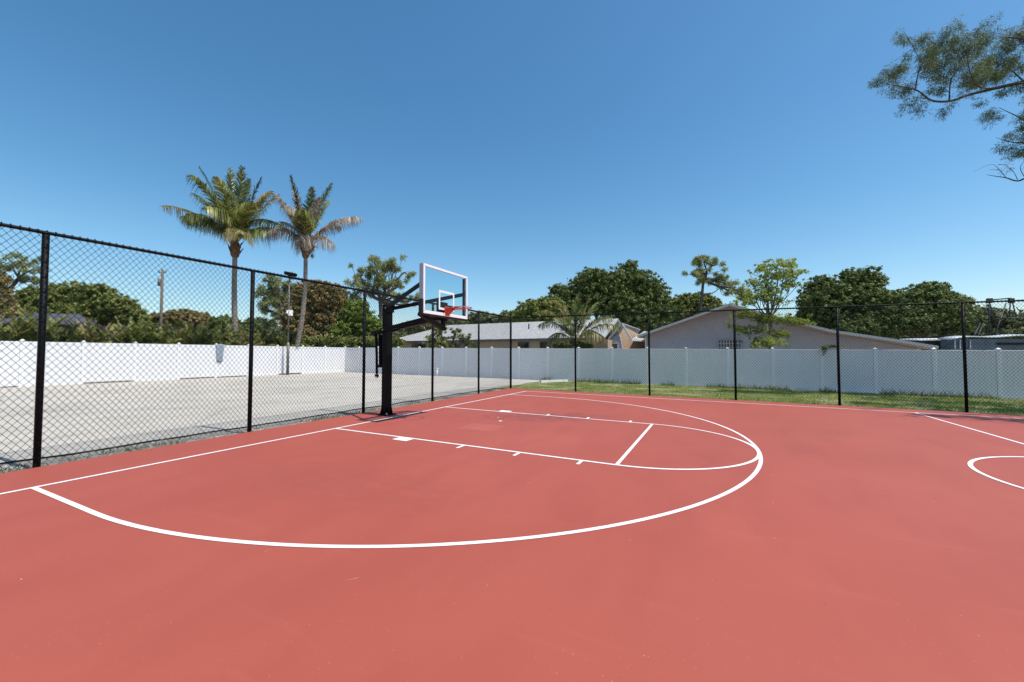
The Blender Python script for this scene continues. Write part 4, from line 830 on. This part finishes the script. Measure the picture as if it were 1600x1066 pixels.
tall_palm('short bushy palm behind the fence in front of the long house', 27.5, 900, (898, 541),
  [(848, 484, .38, .4, Y, .6), (866, 472, .25, -.6, Y, .5), (884, 478, .1, 1, G2, .4), (905, 461, .05, .5, G1, .3), (920, 463, .1, -.5, G1, .3), (938, 470, .2, .8, G1, .4), (962, 492, .35, .3, G2, .5), (964, 512, .4, -.5, G1, .6), (948, 500, .38, -1.4, G1, .6), (842, 508, .5, -.4, G2, .6), (862, 500, .35, -1.2, G1, .6), (932, 528, .6, -1.4, Y, .8), (880, 512, .5, -1.6, G2, .7), (950, 530, .5, .8, Y, .7), (858, 528, .55, .6, G1, .7)], seed=43, Lf=1.05, n=56, boots=False, r=.14)
o = bpy.data.objects.get('coconut_palm.001')
# drooping dead husk on the leaning palm
rg = np.random.default_rng(3); hd = np.array(world(484, 384, 28.0)); V, F = leaves(hd + rg.normal(size=(24, 3)) * np.array([.12, .12, .34]), np.full(24, .16), 16, .14, 1.3, rg, 1.2)
np_mesh('dead_frond_husk', V, F, M['frond_dry'], o)

# hedge of areca palms behind the lit fence
hedge_r = random.Random(8); hi = 0
def areca(px, D, h_px, mt, seed, label, spread=1.0):
    rg = np.random.default_rng(seed); foot = np.array(world(px, 560, D)); foot[2] = gz(foot[0], foot[1]); top = world(px, h_px, D)[2]; Hh = top - foot[2]
    root = empty('areca_palm', tuple(foot), label, 'palm shrub', 'clumping palms in a hedge behind the sunlit fence')
    st = MB()
    for i in range(5): a = rg.uniform(0, 6.28); st.tube([foot + np.array([math.cos(a) * .15, math.sin(a) * .15, -.1]), foot + np.array([math.cos(a) * .25, math.sin(a) * .25, Hh * .5])], .035, 6)
    st.build('stem', M['palm_bark'], root); AV = []; AF = []
    for i in range(19):
        a = i * 2.4 + rg.uniform(-.4, .4); rr = rg.uniform(.5, 1.25) * spread; z = Hh * rg.uniform(.55, 1.06); p0 = foot + np.array([math.cos(a) * .2, math.sin(a) * .2, Hh * .42])
        tip = foot + np.array([math.cos(a) * rr, math.sin(a) * rr, z]); ctrl = p0 * .5 + tip * .5 + np.array([0, 0, .45])
        V, F = frond(p0, tip, ctrl, .46, 34, rg, .75, .02, .014); k = len(AV); AV += V; AF += [tuple(q + k for q in f) for f in F]
    np_mesh('foliage', AV, AF, M[mt], root)
def df(px): return 25.54 / (.4435 + .8963 * (800 - px) / FPX)
HG = [(-30, 520, 'frond_green'), (5, 508, 'frond_yellow'), (28, 506, 'frond_green'), (50, 486, 'frond_green'), (78, 515, 'frond_dark'), (98, 506, 'frond_green'), (122, 518, 'frond_dark'), (148, 510, 'frond_yellow'), (172, 515, 'frond_green'), (190, 520, 'frond_dark'), (208, 503, 'frond_green'),
      (232, 516, 'frond_dark'), (250, 510, 'frond_green'), (268, 516, 'frond_yellow'), (290, 512, 'frond_green'), (312, 518, 'frond_dark'), (332, 516, 'frond_green'), (352, 508, 'frond_dark'), (376, 520, 'frond_yellow'), (398, 521, 'frond_green'), (420, 524, 'frond_dark'), (446, 527, 'frond_green'), (470, 530, 'frond_green'), (512, 530, 'frond_green')]
LB = {'frond_green': 'mid-green feathery palm shrub in the hedge behind the sunlit fence', 'frond_dark': 'darker, lower palm shrub in the hedge behind the sunlit fence', 'frond_yellow': 'yellowing palm shrub in the hedge behind the sunlit fence'}
for i, (px, ht, mt) in enumerate(HG):
    areca(px, df(px) + 1.25 + (i % 3) * .3, ht - 7, mt, 60 + i, LB[mt], 1.05)
tree('hedge', 'dense dark shrub mass filling the hedge under the feathery palms', 24, [(x, 532 - 3 * math.sin(x * .07), 20, 11, df(x) + 2.2 - 24) for x in range(-30, 470, 22)], 200, 'leaf_dark', dens=1.2, cl=.2, nper=24, seed=50, trunk_r=.04, limb_r=.02, cat='hedge', fork=(200, 548))
tree('shrub', 'low leafy green shrub row behind the corner of the white fences', 33, [(x, 536, 18, 9) for x in range(480, 620, 22)], 545, 'leaf_mid', dens=1.2, cl=.2, nper=24, seed=51, trunk_r=.04, limb_r=.02, cat='shrub', fork=(545, 548))
tree('shrub', 'dark shrubs under the young palm beside the long house', 29, [(880, 541, 14, 6), (912, 541, 14, 6), (900, 536, 10, 6)], 897, 'leaf_dark', dens=1.2, cl=.2, nper=20, seed=52, trunk_r=.03, limb_r=.012, cat='shrub', fork=(897, 546))
# split-leaf plant leaning over the shaded fence
pf = world(1290, 545, 18.75); root = empty('climbing_plant', (pf[0], pf[1] + .1, 1.9), 'small green split-leaf plant hanging over the top of the shaded fence', 'plant'); rg = np.random.default_rng(9)
V = []; F = []
for i in range(20):
    a = rg.uniform(-1, 1) * 1.5; tip = np.array(world(1294 + 17 * math.sin(a) * rg.uniform(.6, 1.1), 537 + 3 * rg.random() + 4 * abs(math.sin(a)), 18.55)) - FW * rg.uniform(0, .35)
    p0 = np.array(world(1292, 545, 18.75)); v, f = frond(p0, tip, (p0 + tip) / 2 + np.array([0, 0, .12]), (.15), 10, rg, .4, .026, .01); k = len(V); V += v; F += [tuple(q + k for q in u) for u in f]
for tp in ((1286, 556, 18.3), (1289, 552, 18.3)):
    p0 = np.array(world(1288, 541, 18.4)); v, f = frond(p0, world(*tp), p0 + np.array([0, 0, -.02]), .12, 7, rg, .6, .02, .008); k = len(V); V += v; F += [tuple(q + k for q in u) for u in f]
np_mesh('foliage', V, F, M['leaf_dark'], root)
b = MB(); b.tube([world(1292, 560, 18.8), world(1292, 545, 18.75)], .02, 6); b.build('stem', M['bark_dark'], root)

# grass, weeds, gravel
def blades(N, area, h, wd_, m, name, label, keep=None, seed=1, dz=-.05):
    rg = np.random.default_rng(seed); x = rg.uniform(area[0], area[1], N); y = rg.uniform(area[2], area[3], N)
    if keep is not None: k = keep(x, y, rg); x, y = x[k], y[k]
    N = len(x); z = SX * x + SY * y + dz; hh = h * (.4 + rg.random(N) ** 2 * 1.2); a = rg.uniform(0, 6.28, N); lean = rg.normal(size=(N, 2)) * .45 * hh[:, None]
    dx, dy = np.cos(a) * wd_, np.sin(a) * wd_
    V = np.stack([np.stack([x - dx, y - dy, z], 1), np.stack([x + dx, y + dy, z], 1), np.stack([x + lean[:, 0], y + lean[:, 1], z + hh], 1)], 1).reshape(-1, 3)
    o = np_mesh(name, V, np.arange(3 * N).reshape(-1, 3), m); tag(o, label, 'grass', kind='stuff'); return o
def pn(x, y, s): return np.sin(x * s + 1.3 * np.sin(y * s * .7)) * np.sin(y * s * 1.6 + 1.1 * np.sin(x * s * .5 + 2))
def keep_lawn(x, y, rg):
    edge = np.where(x < 1.2, 8.5 + (1.2 - x) * .0 , 8.45); upper = np.where(x < -.3, 8.6 + (x + 2.4) * 2.7, 14.6)
    bare = ((pn(x, y, 1.3) > .3) & (x < 7) & (rg.random(len(x)) < .88)) | ((pn(x + 3, y, 2.3) > .45) & (rg.random(len(x)) < .6))
    return (y > edge) & (y < upper) & ~bare & (x > -2.3)
blades(90000, (-2.3, 24, 8.42, 14.6), .07, .006, M['grass'], 'grass', 'patchy mown grass between the court and the shaded white fence', keep_lawn, 1)
blades(5000, (-2.3, 24, 14.3, 14.85), .22, .012, M['weed'], 'grass', 'taller weeds along the foot of the shaded white fence', lambda x, y, rg: (pn(x, y * 0, 1.9) > -.1), 2)
blades(12000, (-2.1, -1.12, -10, 8.6), .07, .006, M['weed'], 'weeds', 'weed tufts in the gravel strip under the baseline fence', lambda x, y, rg: (pn(x * 0, y, 1.7) + .4 * rg.normal(size=len(x)) > .2) & (np.abs(x + 1.3) < .4 * rg.random(len(x)) + .12), 3)
blades(2500, (-1.3, 24, 8.36, 8.6), .10, .007, M['weed'], 'weeds', 'ragged weed edge where the lawn meets the red court', None, 4)
rg = np.random.default_rng(12); N = 7000; y = rg.uniform(-9, 8.7, N); x = -1.15 - np.abs(rg.normal(size=N)) * .14 - (rg.random(N) < .25) * rg.random(N) * .6; kk = x > -2.3; x, y = x[kk], y[kk]; N = len(x)
s_ = rg.uniform(.004, .018, N); T = np.array([[1, 0, -.7], [-.5, .87, -.7], [-.5, -.87, -.7], [0, 0, .8]]); rot = rg.uniform(0, 6.28, N)
V = np.stack([np.stack([x + s_ * (t[0] * np.cos(rot) - t[1] * np.sin(rot)), y + s_ * (t[0] * np.sin(rot) + t[1] * np.cos(rot)), SX * x + SY * y - .04 + s_ * t[2] * .7 + s_ * .5], 1) for t in T], 1).reshape(-1, 3)
F = (np.arange(N)[:, None, None] * 4 + np.array([[0, 1, 3], [1, 2, 3], [2, 0, 3]])[None]).reshape(-1, 3)
tag(np_mesh('gravel', V, F, M['gravel']), 'pale gravel strip under the baseline fence', 'gravel', kind='stuff')
